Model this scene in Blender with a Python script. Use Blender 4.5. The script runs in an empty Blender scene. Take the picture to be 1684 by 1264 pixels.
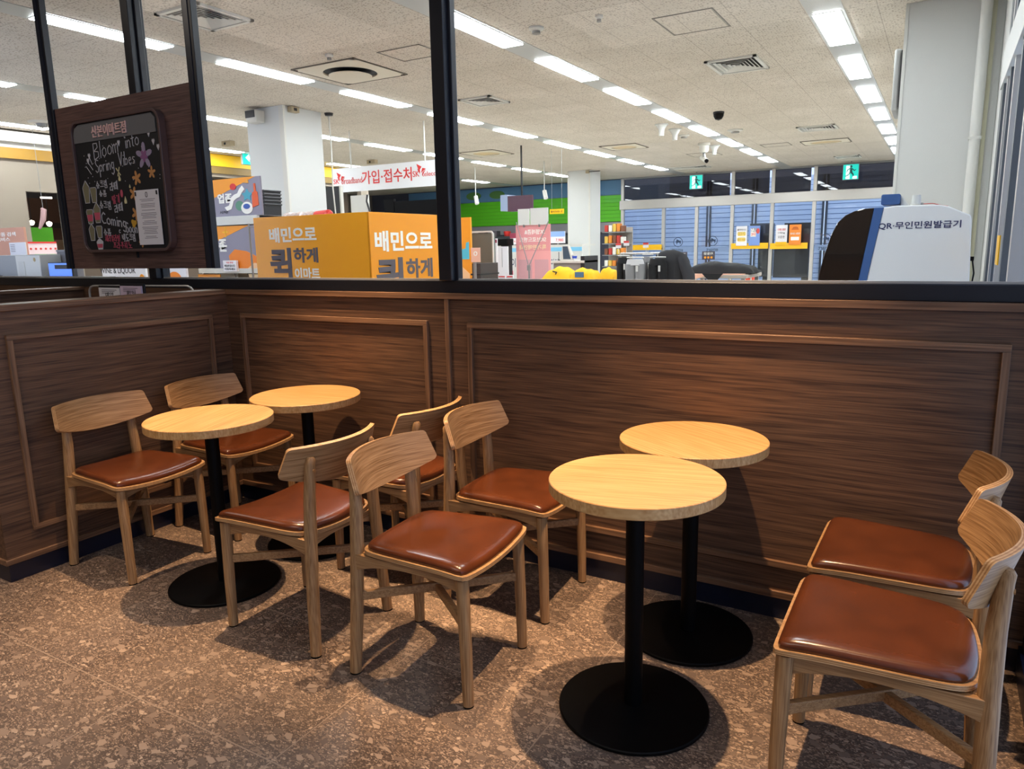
import bpy, bmesh, math, random
from mathutils import Vector, Matrix
random.seed(7)
S = bpy.context.scene
COL = S.collection
PI = math.pi

# ------------------------------------------------------------------ camera
R = Matrix(((0.8637765850441164, -0.07687487542611303, 0.49797616876487566),
            (0.503499410363167, 0.16983746632015514, -0.8471384649500301),
            (-0.019451346829142277, 0.9824690776620757, 0.18540808111935853)))
F = 1196.8666
H = 1.40875
cd = bpy.data.cameras.new('camera'); cd.sensor_width = 36; cd.lens = 36 * F / 1684; cd.clip_start = 0.05; cd.clip_end = 200
cam = bpy.data.objects.new('camera', cd); COL.objects.link(cam)
cam.matrix_world = Matrix.Translation((0, 0, H)) @ R.to_4x4()
S.camera = cam

# ------------------------------------------------------------------ world, exposure, downlights, added fill
w = bpy.data.worlds.new('daylight'); S.world = w; w.use_nodes = True
bg = w.node_tree.nodes['Background']; bg.inputs[0].default_value = (0.58, 0.71, 1.0, 1); bg.inputs[1].default_value = 1.5
S.view_settings.view_transform = 'Standard'; S.view_settings.look = 'None'
S.view_settings.exposure = 0.0; S.view_settings.gamma = 1.0; S.view_settings.use_curve_mapping = False

def spot(x, y, z, power, size, blend, col=(1.0, 0.62, 0.33), tx=None, ty=None, r=0.02):
    l = bpy.data.lights.new('ceiling_spot', 'SPOT'); l.energy = power; l.spot_size = math.radians(size); l.spot_blend = blend
    l.color = col; l.shadow_soft_size = r
    o = bpy.data.objects.new('ceiling_spot', l); COL.objects.link(o); o.location = (x, y, z)
    d = Vector(((x if tx is None else tx) - x, (y if ty is None else ty) - y, -z))
    o.rotation_euler = d.to_track_quat('-Z', 'Y').to_euler()
WARM = (1.0, 0.66, 0.37)
WARM2 = (1.0, 0.74, 0.52)
def area(x, y, z, sx, sy, power, col):  # unseen area lamps, added to lift the ambient light in the cafe
    l = bpy.data.lights.new('cafe_fill_light', 'AREA'); l.shape = 'RECTANGLE'; l.size = sx; l.size_y = sy; l.energy = power; l.color = col
    o = bpy.data.objects.new('cafe_fill_light', l); COL.objects.link(o); o.location = (x, y, z)
area(-1.6, -0.9, 3.27, 2.6, 1.2, 38, (1.0, 0.92, 0.82))
area(-4.9, 0.9, 3.27, 1.2, 1.8, 18, (1.0, 0.88, 0.76))
spot(-0.64, 2.15, 3.28, 640, 44, 0.7, WARM)
spot(-1.50, 2.15, 3.28, 460, 31, 0.8, WARM)
spot(-2.46, 2.15, 3.28, 640, 46, 0.7, WARM)
spot(-3.0, 0.75, 3.28, 330, 50, 1.0, WARM2)
spot(-1.75, 0.35, 3.28, 210, 50, 1.0, WARM2)
spot(0.0, 0.7, 3.28, 190, 46, 1.0, WARM2)

# ------------------------------------------------------------------ pixel helpers (each thing gets its own real distance)
def wd(u, v): return R @ Vector(((u - 842) / F, -(v - 632) / F, -1.0))
def Yp(u, v, y):
    q = wd(u, v); t = y / q.y; return Vector((q.x * t, y, H + q.z * t))
def Xp(u, v, x):
    q = wd(u, v); t = x / q.x; return Vector((x, q.y * t, H + q.z * t))
def Zp(u, v, z):
    q = wd(u, v); t = (z - H) / q.z; return Vector((q.x * t, q.y * t, z))
def proj(p):
    q = R.transposed() @ (Vector(p) - Vector((0, 0, H)))
    return 842 - F * q.x / q.z, 632 + F * q.y / q.z, -q.z

# ------------------------------------------------------------------ materials
def lin(c):
    if isinstance(c, str):
        c = c.lstrip('#'); c = [int(c[i:i + 2], 16) / 255 for i in (0, 2, 4)]
    return tuple((x / 12.92 if x <= 0.04045 else ((x + 0.055) / 1.055) ** 2.4) for x in c) + (1.0,)
MATS = {}
def mat(name, col, rough=0.5, metal=0.0, spec=0.5, emit=None, es=0.0, coat=0.0):
    if name in MATS: return MATS[name]
    m = bpy.data.materials.new(name); m.use_nodes = True; nt = m.node_tree
    b = nt.nodes['Principled BSDF']
    b.inputs['Base Color'].default_value = lin(col); b.inputs['Roughness'].default_value = rough
    b.inputs['Metallic'].default_value = metal; b.inputs['Specular IOR Level'].default_value = spec
    b.inputs['Coat Weight'].default_value = coat
    if emit is not None:
        b.inputs['Emission Color'].default_value = lin(emit); b.inputs['Emission Strength'].default_value = es
    else:   # a little procedural unevenness
        n = nt.nodes.new('ShaderNodeTexNoise'); n.inputs['Scale'].default_value = 14; n.inputs['Detail'].default_value = 3
        t = nt.nodes.new('ShaderNodeTexCoord'); nt.links.new(t.outputs['Object'], n.inputs['Vector'])
        mr = nt.nodes.new('ShaderNodeMapRange'); mr.inputs[3].default_value = max(0.02, rough - 0.05); mr.inputs[4].default_value = min(1, rough + 0.05)
        nt.links.new(n.outputs['Fac'], mr.inputs[0]); nt.links.new(mr.outputs[0], b.inputs['Roughness'])
    MATS[name] = m; return m

class NT:
    def __init__(s, m): s.t = m.node_tree; s.b = s.t.nodes['Principled BSDF']
    def n(s, typ, **kw):
        o = s.t.nodes.new(typ)
        for k, v in kw.items(): setattr(o, k, v)
        return o
    def l(s, a, b): s.t.links.new(a, b)
    def math(s, op, a, b=None, c=None):
        o = s.n('ShaderNodeMath', operation=op)
        for i, x in enumerate((a, b, c)):
            if x is None: continue
            if isinstance(x, (int, float)): o.inputs[i].default_value = x
            else: s.l(x, o.inputs[i])
        return o.outputs[0]
    def mix(s, f, a, b, mode='MIX'):
        o = s.n('ShaderNodeMix', data_type='RGBA', blend_type=mode)
        for i, x in ((0, f), (6, a), (7, b)):
            if isinstance(x, (int, float)): o.inputs[i].default_value = x
            elif isinstance(x, tuple): o.inputs[i].default_value = x
            else: s.l(x, o.inputs[i])
        return o.outputs[2]
    def ramp(s, f, stops):
        o = s.n('ShaderNodeValToRGB'); e = o.color_ramp.elements
        while len(e) < len(stops): e.new(0.5)
        for i, (p, c) in enumerate(stops): e[i].position = p; e[i].color = c
        s.l(f, o.inputs[0]); return o.outputs[0]

def wood(name, dark, light, along='X', scale=1.0, rough=0.45, fine=1.0, contrast=0.28, rand=False, figure=0.5):
    m = bpy.data.materials.new(name); m.use_nodes = True; k = NT(m)
    tc = k.n('ShaderNodeTexCoord'); mp = k.n('ShaderNodeMapping')
    s = {'X': (0.028, 1, 1), 'Y': (1, 0.028, 1), 'Z': (1, 1, 0.028), 'XY': (0.028, 0.028, 1), 'Xz': (0.028, 1, 0.35)}[along]
    mp.inputs['Scale'].default_value = tuple(x * scale for x in s)
    src = tc.outputs['Object']
    if rand:
        oi = k.n('ShaderNodeObjectInfo'); va = k.n('ShaderNodeVectorMath', operation='ADD')
        cmb = k.n('ShaderNodeCombineXYZ')
        for i in range(3): k.l(k.math('MULTIPLY', oi.outputs['Random'], 3.0 + i), cmb.inputs[i])
        k.l(src, va.inputs[0]); k.l(cmb.outputs[0], va.inputs[1]); src = va.outputs[0]
    k.l(src, mp.inputs['Vector'])
    n0 = k.n('ShaderNodeTexNoise'); n0.inputs['Scale'].default_value = 5; n0.inputs['Detail'].default_value = 2
    k.l(mp.outputs[0], n0.inputs['Vector'])
    off = k.n('ShaderNodeVectorMath', operation='SCALE'); off.inputs['Scale'].default_value = 0.05 * figure
    k.l(n0.outputs['Color'], off.inputs[0])
    ad = k.n('ShaderNodeVectorMath', operation='ADD'); k.l(mp.outputs[0], ad.inputs[0]); k.l(off.outputs[0], ad.inputs[1])
    n1 = k.n('ShaderNodeTexNoise'); n1.inputs['Scale'].default_value = 55 * fine; n1.inputs['Detail'].default_value = 2; n1.inputs['Roughness'].default_value = 0.5
    k.l(ad.outputs[0], n1.inputs['Vector'])
    n2 = k.n('ShaderNodeTexNoise'); n2.inputs['Scale'].default_value = 170 * fine; n2.inputs['Detail'].default_value = 0
    k.l(ad.outputs[0], n2.inputs['Vector'])
    f = k.math('ADD', k.math('MULTIPLY', n1.outputs['Fac'], 0.62), k.math('MULTIPLY', n2.outputs['Fac'], 0.38))
    c = k.ramp(f, [(0.5 - contrast / 2, lin(dark)), (0.5, tuple((a + b) / 2 for a, b in zip(lin(dark), lin(light)))), (0.5 + contrast / 2, lin(light))])
    k.l(c, k.b.inputs['Base Color'])
    k.b.inputs['Roughness'].default_value = rough; k.b.inputs['Specular IOR Level'].default_value = 0.35
    bp = k.n('ShaderNodeBump'); bp.inputs['Strength'].default_value = 0.08; bp.inputs['Distance'].default_value = 0.002
    k.l(f, bp.inputs['Height']); k.l(bp.outputs[0], k.b.inputs['Normal'])
    return m
M_wallX = wood('dark_walnut_panel_across', '#412e24', '#6f523d', 'X', 1.0, 0.5, fine=1.5, contrast=0.34, figure=1.1)
M_wallY = wood('dark_walnut_panel_deep', '#412e24', '#6f523d', 'Y', 1.0, 0.5, fine=1.5, contrast=0.34, figure=1.1)
M_trimX = wood('walnut_trim', '#5a4231', '#87664d', 'X', 1.0, 0.45)
M_trimY = wood('walnut_trim_deep', '#5a4231', '#87664d', 'Y', 1.0, 0.45)
M_trimZ = wood('walnut_trim_upright', '#5a4231', '#87664d', 'Z', 1.0, 0.45)
M_sign = wood('plum_brown_board', '#4a3733', '#7a5d56', 'X', 1.3, 0.45, fine=1.6, contrast=0.4)
M_oakZ = wood('oak_leg', '#876340', '#b08a60', 'Z', 1.6, 0.42, rand=True, fine=1.7, contrast=.30)
M_oakX = wood('oak_rail', '#876340', '#b08a60', 'X', 1.6, 0.42, rand=True, fine=1.7, contrast=.30)
M_oakY = wood('oak_back', '#845f3b', '#b58d62', 'XY', 1.6, 0.42, rand=True, figure=.6, fine=1.6, contrast=.30)
M_table = wood('ash_tabletop', '#b08049', '#d3a973', 'Xz', 1.3, 0.38, rand=True, figure=1.1, contrast=0.38, fine=1.4)

M_plyl = wood('pale_ply_layer', '#b98f62', '#cda678', 'X', 1.6, 0.42)
M_plyd = wood('dark_ply_layer', '#94683f', '#a97d50', 'X', 1.6, 0.42)
M_ply = M_plyd

def leather():
    m = bpy.data.materials.new('brown_leather'); m.use_nodes = True; k = NT(m)
    tc = k.n('ShaderNodeTexCoord'); n = k.n('ShaderNodeTexNoise'); n.inputs['Scale'].default_value = 9; n.inputs['Detail'].default_value = 4
    k.l(tc.outputs['Object'], n.inputs['Vector'])
    k.l(k.ramp(n.outputs['Fac'], [(0.3, lin('#452210')), (0.7, lin('#572c16'))]), k.b.inputs['Base Color'])
    k.b.inputs['Roughness'].default_value = 0.24; k.b.inputs['Specular IOR Level'].default_value = 0.55
    v = k.n('ShaderNodeTexVoronoi'); v.inputs['Scale'].default_value = 260; k.l(tc.outputs['Object'], v.inputs['Vector'])
    n2 = k.n('ShaderNodeTexNoise'); n2.inputs['Scale'].default_value = 22; n2.inputs['Detail'].default_value = 2; k.l(tc.outputs['Object'], n2.inputs['Vector'])
    bp = k.n('ShaderNodeBump'); bp.inputs['Strength'].default_value = 0.12; bp.inputs['Distance'].default_value = 0.003
    k.l(k.math('ADD', k.math('MULTIPLY', v.outputs['Distance'], 0.10), n2.outputs['Fac']), bp.inputs['Height']); k.l(bp.outputs[0], k.b.inputs['Normal'])
    return m
M_leather = leather()

def terrazzo():
    m = bpy.data.materials.new('terrazzo_tile'); m.use_nodes = True; k = NT(m)
    tc = k.n('ShaderNodeTexCoord'); co = tc.outputs['Object']
    wn = k.n('ShaderNodeTexNoise'); wn.inputs['Scale'].default_value = 26; wn.inputs['Detail'].default_value = 2; k.l(co, wn.inputs['Vector'])
    sc = k.n('ShaderNodeVectorMath', operation='SCALE'); sc.inputs['Scale'].default_value = 0.016; k.l(wn.outputs['Color'], sc.inputs[0])
    ad = k.n('ShaderNodeVectorMath', operation='ADD'); k.l(co, ad.inputs[0]); k.l(sc.outputs[0], ad.inputs[1])
    col = None
    bn = k.n('ShaderNodeTexNoise'); bn.inputs['Scale'].default_value = 3; bn.inputs['Detail'].default_value = 5; k.l(co, bn.inputs['Vector'])
    col = k.ramp(bn.outputs['Fac'], [(0.35, lin('#4c4039')), (0.65, lin('#5e5047'))])
    def layer(col, scale, thr, size, stops, rot):
        mp = k.n('ShaderNodeMapping'); mp.inputs['Rotation'].default_value = (0, 0, rot); mp.inputs['Scale'].default_value = (1, 1.7, 1); k.l(ad.outputs[0], mp.inputs['Vector'])
        v = k.n('ShaderNodeTexVoronoi', voronoi_dimensions='2D'); v.inputs['Scale'].default_value = scale; k.l(mp.outputs[0], v.inputs['Vector'])
        e = k.n('ShaderNodeTexVoronoi', voronoi_dimensions='2D', feature='DISTANCE_TO_EDGE'); e.inputs['Scale'].default_value = scale; k.l(mp.outputs[0], e.inputs['Vector'])
        sp = k.n('ShaderNodeSeparateColor'); k.l(v.outputs['Color'], sp.inputs[0])
        on = k.math('GREATER_THAN', sp.outputs[0], thr)
        ed = k.math('GREATER_THAN', e.outputs['Distance'], k.math('MULTIPLY_ADD', sp.outputs[1], size, 0.03))
        return k.mix(k.math('MULTIPLY', on, ed), col, k.ramp(sp.outputs[2], stops))
    A = [(0.0, lin('#5b4b41')), (0.45, lin('#7c695b')), (0.8, lin('#95806f')), (1.0, lin('#b09a86'))]
    col = layer(col, 190, 0.50, 0.10, A, 0.4)
    col = layer(col, 80, 0.72, 0.14, A, 0.9)
    col = layer(col, 30, 0.80, 0.16, [(0.0, lin('#5f5149')), (0.45, lin('#78675b')), (1.0, lin('#a48f7d'))], 0.55)
    sx = k.n('ShaderNodeSeparateXYZ'); k.l(co, sx.inputs[0])
    def line(o, x0, p):
        f = k.math('FRACT', k.math('DIVIDE', k.math('SUBTRACT', o, x0 - p * 40 - p / 2), p))
        return k.math('LESS_THAN', k.math('ABSOLUTE', k.math('SUBTRACT', f, 0.5)), 0.0021 / p)
    g = k.math('MAXIMUM', line(sx.outputs[0], -0.912, 0.612), line(sx.outputs[1], 1.2145, 0.6165))
    col = k.mix(g, col, lin('#8d7c6e'))
    k.l(col, k.b.inputs['Base Color'])
    rn = k.n('ShaderNodeMapRange'); rn.inputs[3].default_value = 0.36; rn.inputs[4].default_value = 0.55; k.l(bn.outputs['Fac'], rn.inputs[0])
    k.l(rn.outputs[0], k.b.inputs['Roughness']); k.b.inputs['Specular IOR Level'].default_value = 0.4
    return m
M_terr = terrazzo()

def ceil_mat():
    m = bpy.data.materials.new('mineral_fibre_ceiling'); m.use_nodes = True; k = NT(m)
    tc = k.n('ShaderNodeTexCoord'); co = tc.outputs['Object']
    v = k.n('ShaderNodeTexVoronoi', voronoi_dimensions='2D'); v.inputs['Scale'].default_value = 36; k.l(co, v.inputs['Vector'])
    sp = k.n('ShaderNodeSeparateColor'); k.l(v.outputs['Color'], sp.inputs[0])
    pit = k.math('LESS_THAN', v.outputs['Distance'], k.math('MULTIPLY', sp.outputs[0], 0.36))
    n = k.n('ShaderNodeTexNoise'); n.inputs['Scale'].default_value = 1.2; k.l(co, n.inputs['Vector'])
    base = k.ramp(n.outputs['Fac'], [(0.3, lin('#cbc1b3')), (0.7, lin('#d6ccbf'))])
    col = k.mix(k.math('MULTIPLY', pit, 0.72), base, lin('#8c7f72'))
    sx = k.n('ShaderNodeSeparateXYZ'); k.l(co, sx.inputs[0])
    def line(o, x0, p, wd_):
        f = k.math('FRACT', k.math('DIVIDE', k.math('SUBTRACT', o, x0 - p * 60 - p / 2), p))
        return k.math('LESS_THAN', k.math('ABSOLUTE', k.math('SUBTRACT', f, 0.5)), wd_ / p)
    g = k.math('MAXIMUM', line(sx.outputs[0], -1.30, 0.603, 0.004), line(sx.outputs[1], 3.93, 0.663, 0.004))
    col = k.mix(k.math('MULTIPLY', g, 0.55), col, lin('#8f857a'))
    k.l(col, k.b.inputs['Base Color']); k.b.inputs['Roughness'].default_value = 0.9; k.b.inputs['Specular IOR Level'].default_value = 0.1
    return m
M_ceil = ceil_mat()

def glass_mat(name, tint=(1, 1, 1, 1), rough=0.0, ior=1.45):
    m = bpy.data.materials.new(name); m.use_nodes = True; nt = m.node_tree
    nt.nodes.remove(nt.nodes['Principled BSDF']); out = nt.nodes['Material Output']
    t = nt.nodes.new('ShaderNodeBsdfTransparent'); t.inputs[0].default_value = tint
    g = nt.nodes.new('ShaderNodeBsdfGlossy'); g.inputs['Roughness'].default_value = rough
    fr = nt.nodes.new('ShaderNodeFresnel'); fr.inputs[0].default_value = ior
    mx = nt.nodes.new('ShaderNodeMixShader')
    ge = nt.nodes.new('ShaderNodeNewGeometry'); mr = nt.nodes.new('ShaderNodeMapRange')   # the same reflectance on both faces of the pane
    mr.inputs[3].default_value = ior; mr.inputs[4].default_value = 1 / ior
    nt.links.new(ge.outputs['Backfacing'], mr.inputs[0]); nt.links.new(mr.outputs[0], fr.inputs[0])
    nt.links.new(fr.outputs[0], mx.inputs[0]); nt.links.new(t.outputs[0], mx.inputs[1]); nt.links.new(g.outputs[0], mx.inputs[2]); nt.links.new(mx.outputs[0], out.inputs[0])
    return m
M_glass = glass_mat('clear_glass', (0.985, 0.99, 0.99, 1), ior=1.22)
M_glass2 = glass_mat('door_glass', (0.93, 0.96, 0.98, 1))
M_smoke = glass_mat('smoked_glass', (0.22, 0.21, 0.21, 1))

M_black = mat('black_powder_coat', '#040405', 0.5, spec=0.12)
M_navy = mat('black_frame', '#15171f', 0.38)
M_base = mat('dark_navy_skirting', '#14182a', 0.35)
M_white = mat('white_paint', '#d2d2ce', 0.6)
M_wall = mat('white_wall', '#cccdcb', 0.7)
M_offw = mat('offwhite_metal', '#cfccc4', 0.45)
M_grey = mat('grey_metal', '#8d8d8d', 0.4, 0.3)
M_strip = mat('light_channel_metal', '#b9b9b6', 0.4, 0.3)
M_steel = mat('brushed_steel', '#c3bfba', 0.42, 0.55)
M_dgrey = mat('dark_grey_frame', '#53575c', 0.45)
M_dark = mat('dark_void', '#17161a', 0.6)
M_orange = mat('orange_board', '#f39a12', 0.35)
M_yellow = mat('yellow_board', '#f7bd0a', 0.45)
M_letw = mat('white_lettering', '#f4f1ea', 0.5)
M_letg = mat('grey_lettering', '#5a5259', 0.5)
M_letred = mat('red_lettering', '#d8322f', 0.5)
M_letnavy = mat('navy_lettering', '#232a5c', 0.5)
M_letblack = mat('dark_lettering', '#2b2a2e', 0.5)
M_pink = mat('pink_banner', '#f2a9a9', 0.6)
M_pink2 = mat('deep_pink_banner', '#e79a9d', 0.6)
M_paper = mat('white_paper', '#e9e6ea', 0.7)
M_panel = mat('light_panel', '#ffffff', 0.5, emit='#f3fbff', es=38.0)
M_exit = mat('exit_face', '#0fb3a4', 0.4, emit='#14c2b4', es=0.9)
M_exitw = mat('exit_pictogram', '#e8fffb', 0.4, emit='#d8fff8', es=1.0)
M_blue = mat('kiosk_blue', '#41649c', 0.4)
M_green = mat('green_panel', '#55b80e', 0.55)
M_shut = mat('blue_shutter', '#e0edff', 0.5)

# ------------------------------------------------------------------ mesh builder
class MB:
    def __init__(s): s.v = []; s.f = []; s.m = []; s.s = []
    def add(s, vs, fs, mi=0, smooth=False):
        o = len(s.v); s.v += [Vector(x) for x in vs]
        for f in fs: s.f.append([i + o for i in f]); s.m.append(mi); s.s.append(smooth)
        return s
    def box(s, x0, x1, y0, y1, z0, z1, mi=0):
        x0, x1 = sorted((x0, x1)); y0, y1 = sorted((y0, y1)); z0, z1 = sorted((z0, z1))
        return s.add([(x0, y0, z0), (x1, y0, z0), (x1, y1, z0), (x0, y1, z0), (x0, y0, z1), (x1, y0, z1), (x1, y1, z1), (x0, y1, z1)],
                     [(3, 2, 1, 0), (4, 5, 6, 7), (0, 1, 5, 4), (1, 2, 6, 5), (2, 3, 7, 6), (3, 0, 4, 7)], mi)
    def tube(s, pts, rad, n=14, mi=0, caps=True, smooth=True):
        pts = [Vector(p) for p in pts]
        if not isinstance(rad, (list, tuple)): rad = [rad] * len(pts)
        rings = []; up = None
        for i, p in enumerate(pts):
            d = (pts[min(i + 1, len(pts) - 1)] - pts[max(i - 1, 0)]).normalized()
            if up is None: up = Vector((1, 0, 0)) if abs(d.x) < 0.8 else Vector((0, 1, 0))
            a = (up - d * up.dot(d)).normalized(); b = d.cross(a); up = a
            rings.append([p + (a * math.cos(2 * PI * j / n) + b * math.sin(2 * PI * j / n)) * rad[i] for j in range(n)])
        vs = [q for r in rings for q in r]
        fs = [(i * n + j, i * n + (j + 1) % n, (i + 1) * n + (j + 1) % n, (i + 1) * n + j) for i in range(len(pts) - 1) for j in range(n)]
        s.add(vs, fs, mi, smooth)
        if caps: s.add(rings[0], [tuple(reversed(range(n)))], mi); s.add(rings[-1], [tuple(range(n))], mi)
        return s
    def lathe(s, prof, c=(0, 0, 0), n=40, mi=0, smooth=True):
        c = Vector(c)
        vs = [c + Vector((r * math.cos(2 * PI * j / n), r * math.sin(2 * PI * j / n), z)) for r, z in prof for j in range(n)]
        fs = [(i * n + j, i * n + (j + 1) % n, (i + 1) * n + (j + 1) % n, (i + 1) * n + j) for i in range(len(prof) - 1) for j in range(n)]
        s.add(vs, fs, mi, smooth)
        if prof[0][0] > 1e-6: s.add(vs[:n], [tuple(reversed(range(n)))], mi)
        if prof[-1][0] > 1e-6: s.add(vs[-n:], [tuple(range(n))], mi)
        return s
    def prism(s, poly, o, r, u, depth, mi=0, side=None):
        """poly in (a,b) along r,u from o, extruded along r x u by depth (towards the viewer when positive)"""
        o, r, u = Vector(o), Vector(r), Vector(u); n = r.cross(u).normalized()
        ar = sum(poly[i][0] * poly[(i + 1) % len(poly)][1] - poly[(i + 1) % len(poly)][0] * poly[i][1] for i in range(len(poly)))
        if ar < 0: poly = list(reversed(poly))
        k = len(poly); B = [o + r * a + u * b for a, b in poly]; T = [p + n * depth for p in B]
        if depth < 0: B, T = T, B
        s.add(T, [tuple(range(k))], mi); s.add(B, [tuple(reversed(range(k)))], mi)
        s.add(B + T, [(i, (i + 1) % k, k + (i + 1) % k, k + i) for i in range(k)], mi if side is None else side)
        return s
    def bar(s, p, q, w_, h_, mi=0, up=(0, 0, 1)):
        p, q = Vector(p), Vector(q); d = (q - p).normalized(); up = Vector(up)
        a = d.cross(up).normalized() * w_ / 2; b = a.cross(d).normalized() * h_ / 2
        vs = [p - a - b, p + a - b, p + a + b, p - a + b, q - a - b, q + a - b, q + a + b, q - a + b]
        return s.add(vs, [(3, 2, 1, 0), (4, 5, 6, 7), (0, 1, 5, 4), (1, 2, 6, 5), (2, 3, 7, 6), (3, 0, 4, 7)], mi)
    def ribbon(s, pts, w_, n, depth=0.0012, mi=0):
        """flat pen stroke lying in the plane with normal n"""
        n = Vector(n); pts = [Vector(p) for p in pts]
        for i in range(len(pts) - 1):
            d = pts[i + 1] - pts[i]
            if d.length < 1e-6: continue
            d.normalize(); a = n.cross(d) * w_ / 2; e = d * w_ * 0.4
            P, Q = pts[i] - e, pts[i + 1] + e; t = n * depth
            vs = [P - a, P + a, Q + a, Q - a, P - a + t, P + a + t, Q + a + t, Q - a + t]
            s.add(vs, [(4, 7, 6, 5), (0, 1, 5, 4), (1, 2, 6, 5), (2, 3, 7, 6), (3, 0, 4, 7)], mi)
        return s

OFF = {}
def obj(name, mb, mats, parent=None, bevel=0.0, seg=2, kind=None):
    if not isinstance(mats, (list, tuple)): mats = [mats]
    off = OFF.get(parent.name, Vector((0, 0, 0))) if parent else Vector((0, 0, 0))
    me = bpy.data.meshes.new(name)
    me.from_pydata([v - off for v in mb.v], [], mb.f)
    for m in mats: me.materials.append(m)
    for p, mi, sm in zip(me.polygons, mb.m, mb.s): p.material_index = mi; p.use_smooth = sm
    me.validate(); me.update()
    bm = bmesh.new(); bm.from_mesh(me)
    bmesh.ops.remove_doubles(bm, verts=bm.verts, dist=1e-5)
    bmesh.ops.recalc_face_normals(bm, faces=bm.faces)
    bm.to_mesh(me); bm.free(); me.set_sharp_from_angle(angle=math.radians(38))
    o = bpy.data.objects.new(name, me); COL.objects.link(o)
    if parent: o.parent = parent; OFF[o.name] = off
    if bevel:
        b = o.modifiers.new('bevel', 'BEVEL'); b.width = bevel; b.segments = seg; b.limit_method = 'ANGLE'; b.angle_limit = math.radians(40)
    if kind: o['kind'] = kind
    return o
def thing(name, label, cat, loc=(0, 0, 0), group=None, rotz=0.0):
    o = bpy.data.objects.new(name, None); COL.objects.link(o); o.location = loc; o.rotation_euler = (0, 0, rotz)
    o.empty_display_size = 0.05
    o['label'] = label; o['category'] = cat
    if group: o['group'] = group
    OFF[o.name] = Vector(loc); return o
def solo(name, mb, mats, label, cat, bevel=0.0, group=None, kind=None):
    """a thing that is one mesh, its origin at the middle of its base"""
    xs = [v.x for v in mb.v]; ys = [v.y for v in mb.v]; zs = [v.z for v in mb.v]
    c = Vector(((min(xs) + max(xs)) / 2, (min(ys) + max(ys)) / 2, min(zs)))
    mb.v = [v - c for v in mb.v]
    o = obj(name, mb, mats, None, bevel); o.location = c; OFF[o.name] = c
    o['label'] = label; o['category'] = cat
    if group: o['group'] = group
    if kind: o['kind'] = kind
    return o
def struct(name, mb, mats, label, cat, bevel=0.0):
    o = obj(name, mb, mats, None, bevel); o['kind'] = 'structure'; o['label'] = label; o['category'] = cat; OFF[o.name] = Vector((0, 0, 0)); return o

def text_mb(body, o, r, u, w_=None, h_=None, bold=0.0, depth=0.002, mirror=False, space=1.0):
    c = bpy.data.curves.new('lettering', 'FONT'); c.body = body; c.offset = bold; c.space_character = space; c.resolution_u = 3
    t = bpy.data.objects.new('lettering_source', c); COL.objects.link(t)
    dg = bpy.context.evaluated_depsgraph_get(); me = bpy.data.meshes.new_from_object(t.evaluated_get(dg))
    vs = [v.co.copy() for v in me.vertices]; fs = [tuple(p.vertices) for p in me.polygons]
    COL.objects.unlink(t); bpy.data.objects.remove(t); bpy.data.meshes.remove(me); bpy.data.curves.remove(c)
    x0 = min(v.x for v in vs); x1 = max(v.x for v in vs); y0 = min(v.y for v in vs); y1 = max(v.y for v in vs)
    if w_ is None: w_ = h_ * (x1 - x0) / (y1 - y0)
    if h_ is None: h_ = w_ * (y1 - y0) / (x1 - x0)
    o, r, u = Vector(o), Vector(r).normalized(), Vector(u).normalized(); n = r.cross(u)
    mb = MB(); P = []
    for v in vs:
        a = (v.x - x0) / (x1 - x0) * w_
        if mirror: a = w_ - a
        P.append(o + r * a + u * ((v.y - y0) / (y1 - y0) * h_))
    k = len(P); mb.add(P, fs); mb.add([p + n * depth for p in P], fs)
    ed = {}
    for f in fs:
        for i in range(len(f)):
            e = (f[i], f[(i + 1) % len(f)]); ke = tuple(sorted(e)); ed[ke] = None if ke in ed else e
    b = [e for e in ed.values() if e]
    if b: mb.add(P + [p + n * depth for p in P], [(e[0], e[1], e[1] + k, e[0] + k) for e in b])
    return mb
def text(parent, body, o, r, u, w_=None, h_=None, m=None, bold=0.0, depth=0.002, mirror=False, name='lettering', space=1.0):
    return obj(name, text_mb(body, o, r, u, w_, h_, bold, depth, mirror, space), m or M_letblack, parent)
X1 = Vector((1, 0, 0)); Y1 = Vector((0, 1, 0)); Z1 = Vector((0, 0, 1))
def rrect(w_, h_, r, n=6):
    out = []
    for cx, cy, a0 in ((w_ - r, r, -PI / 2), (w_ - r, h_ - r, 0), (r, h_ - r, PI / 2), (r, r, PI)):
        for i in range(n + 1):
            a = a0 + PI / 2 * i / n; out.append((cx + r * math.cos(a), cy + r * math.sin(a)))
    return out
def circ(cx, cy, rx, ry=None, n=20):
    ry = ry or rx; return [(cx + rx * math.cos(2 * PI * i / n), cy + ry * math.sin(2 * PI * i / n)) for i in range(n)]

# ------------------------------------------------------------------ the setting: floors, ceilings, walls
YW = 2.7125; XP = -3.425; XR = 0.31; ZC = 3.53; YG = 2.745
struct('floor', MB().box(-8, 0.6, -2.0, 2.76, -0.05, 0.0), M_terr, 'brown terrazzo tile floor of the cafe', 'floor')
M_mfloor = mat('pale_vinyl_floor', '#cfcac0', 0.35)
struct('floor.001', MB().box(-24, 0.6, 2.76, 24.5, -0.05, 0.0), M_mfloor, 'pale floor of the shop beyond the glass', 'floor')
struct('floor.002', MB().box(-24, 1.5, 24.5, 31, -0.05, -0.01), mat('asphalt', '#8a8d92', 0.9), 'grey pavement outside the entrance doors', 'floor')
struct('ceiling', MB().box(-24, 0.6, 2.79, 23.2, ZC, ZC + 0.06), M_ceil, 'speckled white tile ceiling of the shop beyond the glass', 'ceiling')
struct('ceiling.001', MB().box(-8, 0.6, -2.0, 2.70, 3.30, 3.36), mat('cafe_ceiling_paint', '#2f2a27', 0.9), 'ceiling of the cafe above the tables', 'ceiling')
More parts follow.
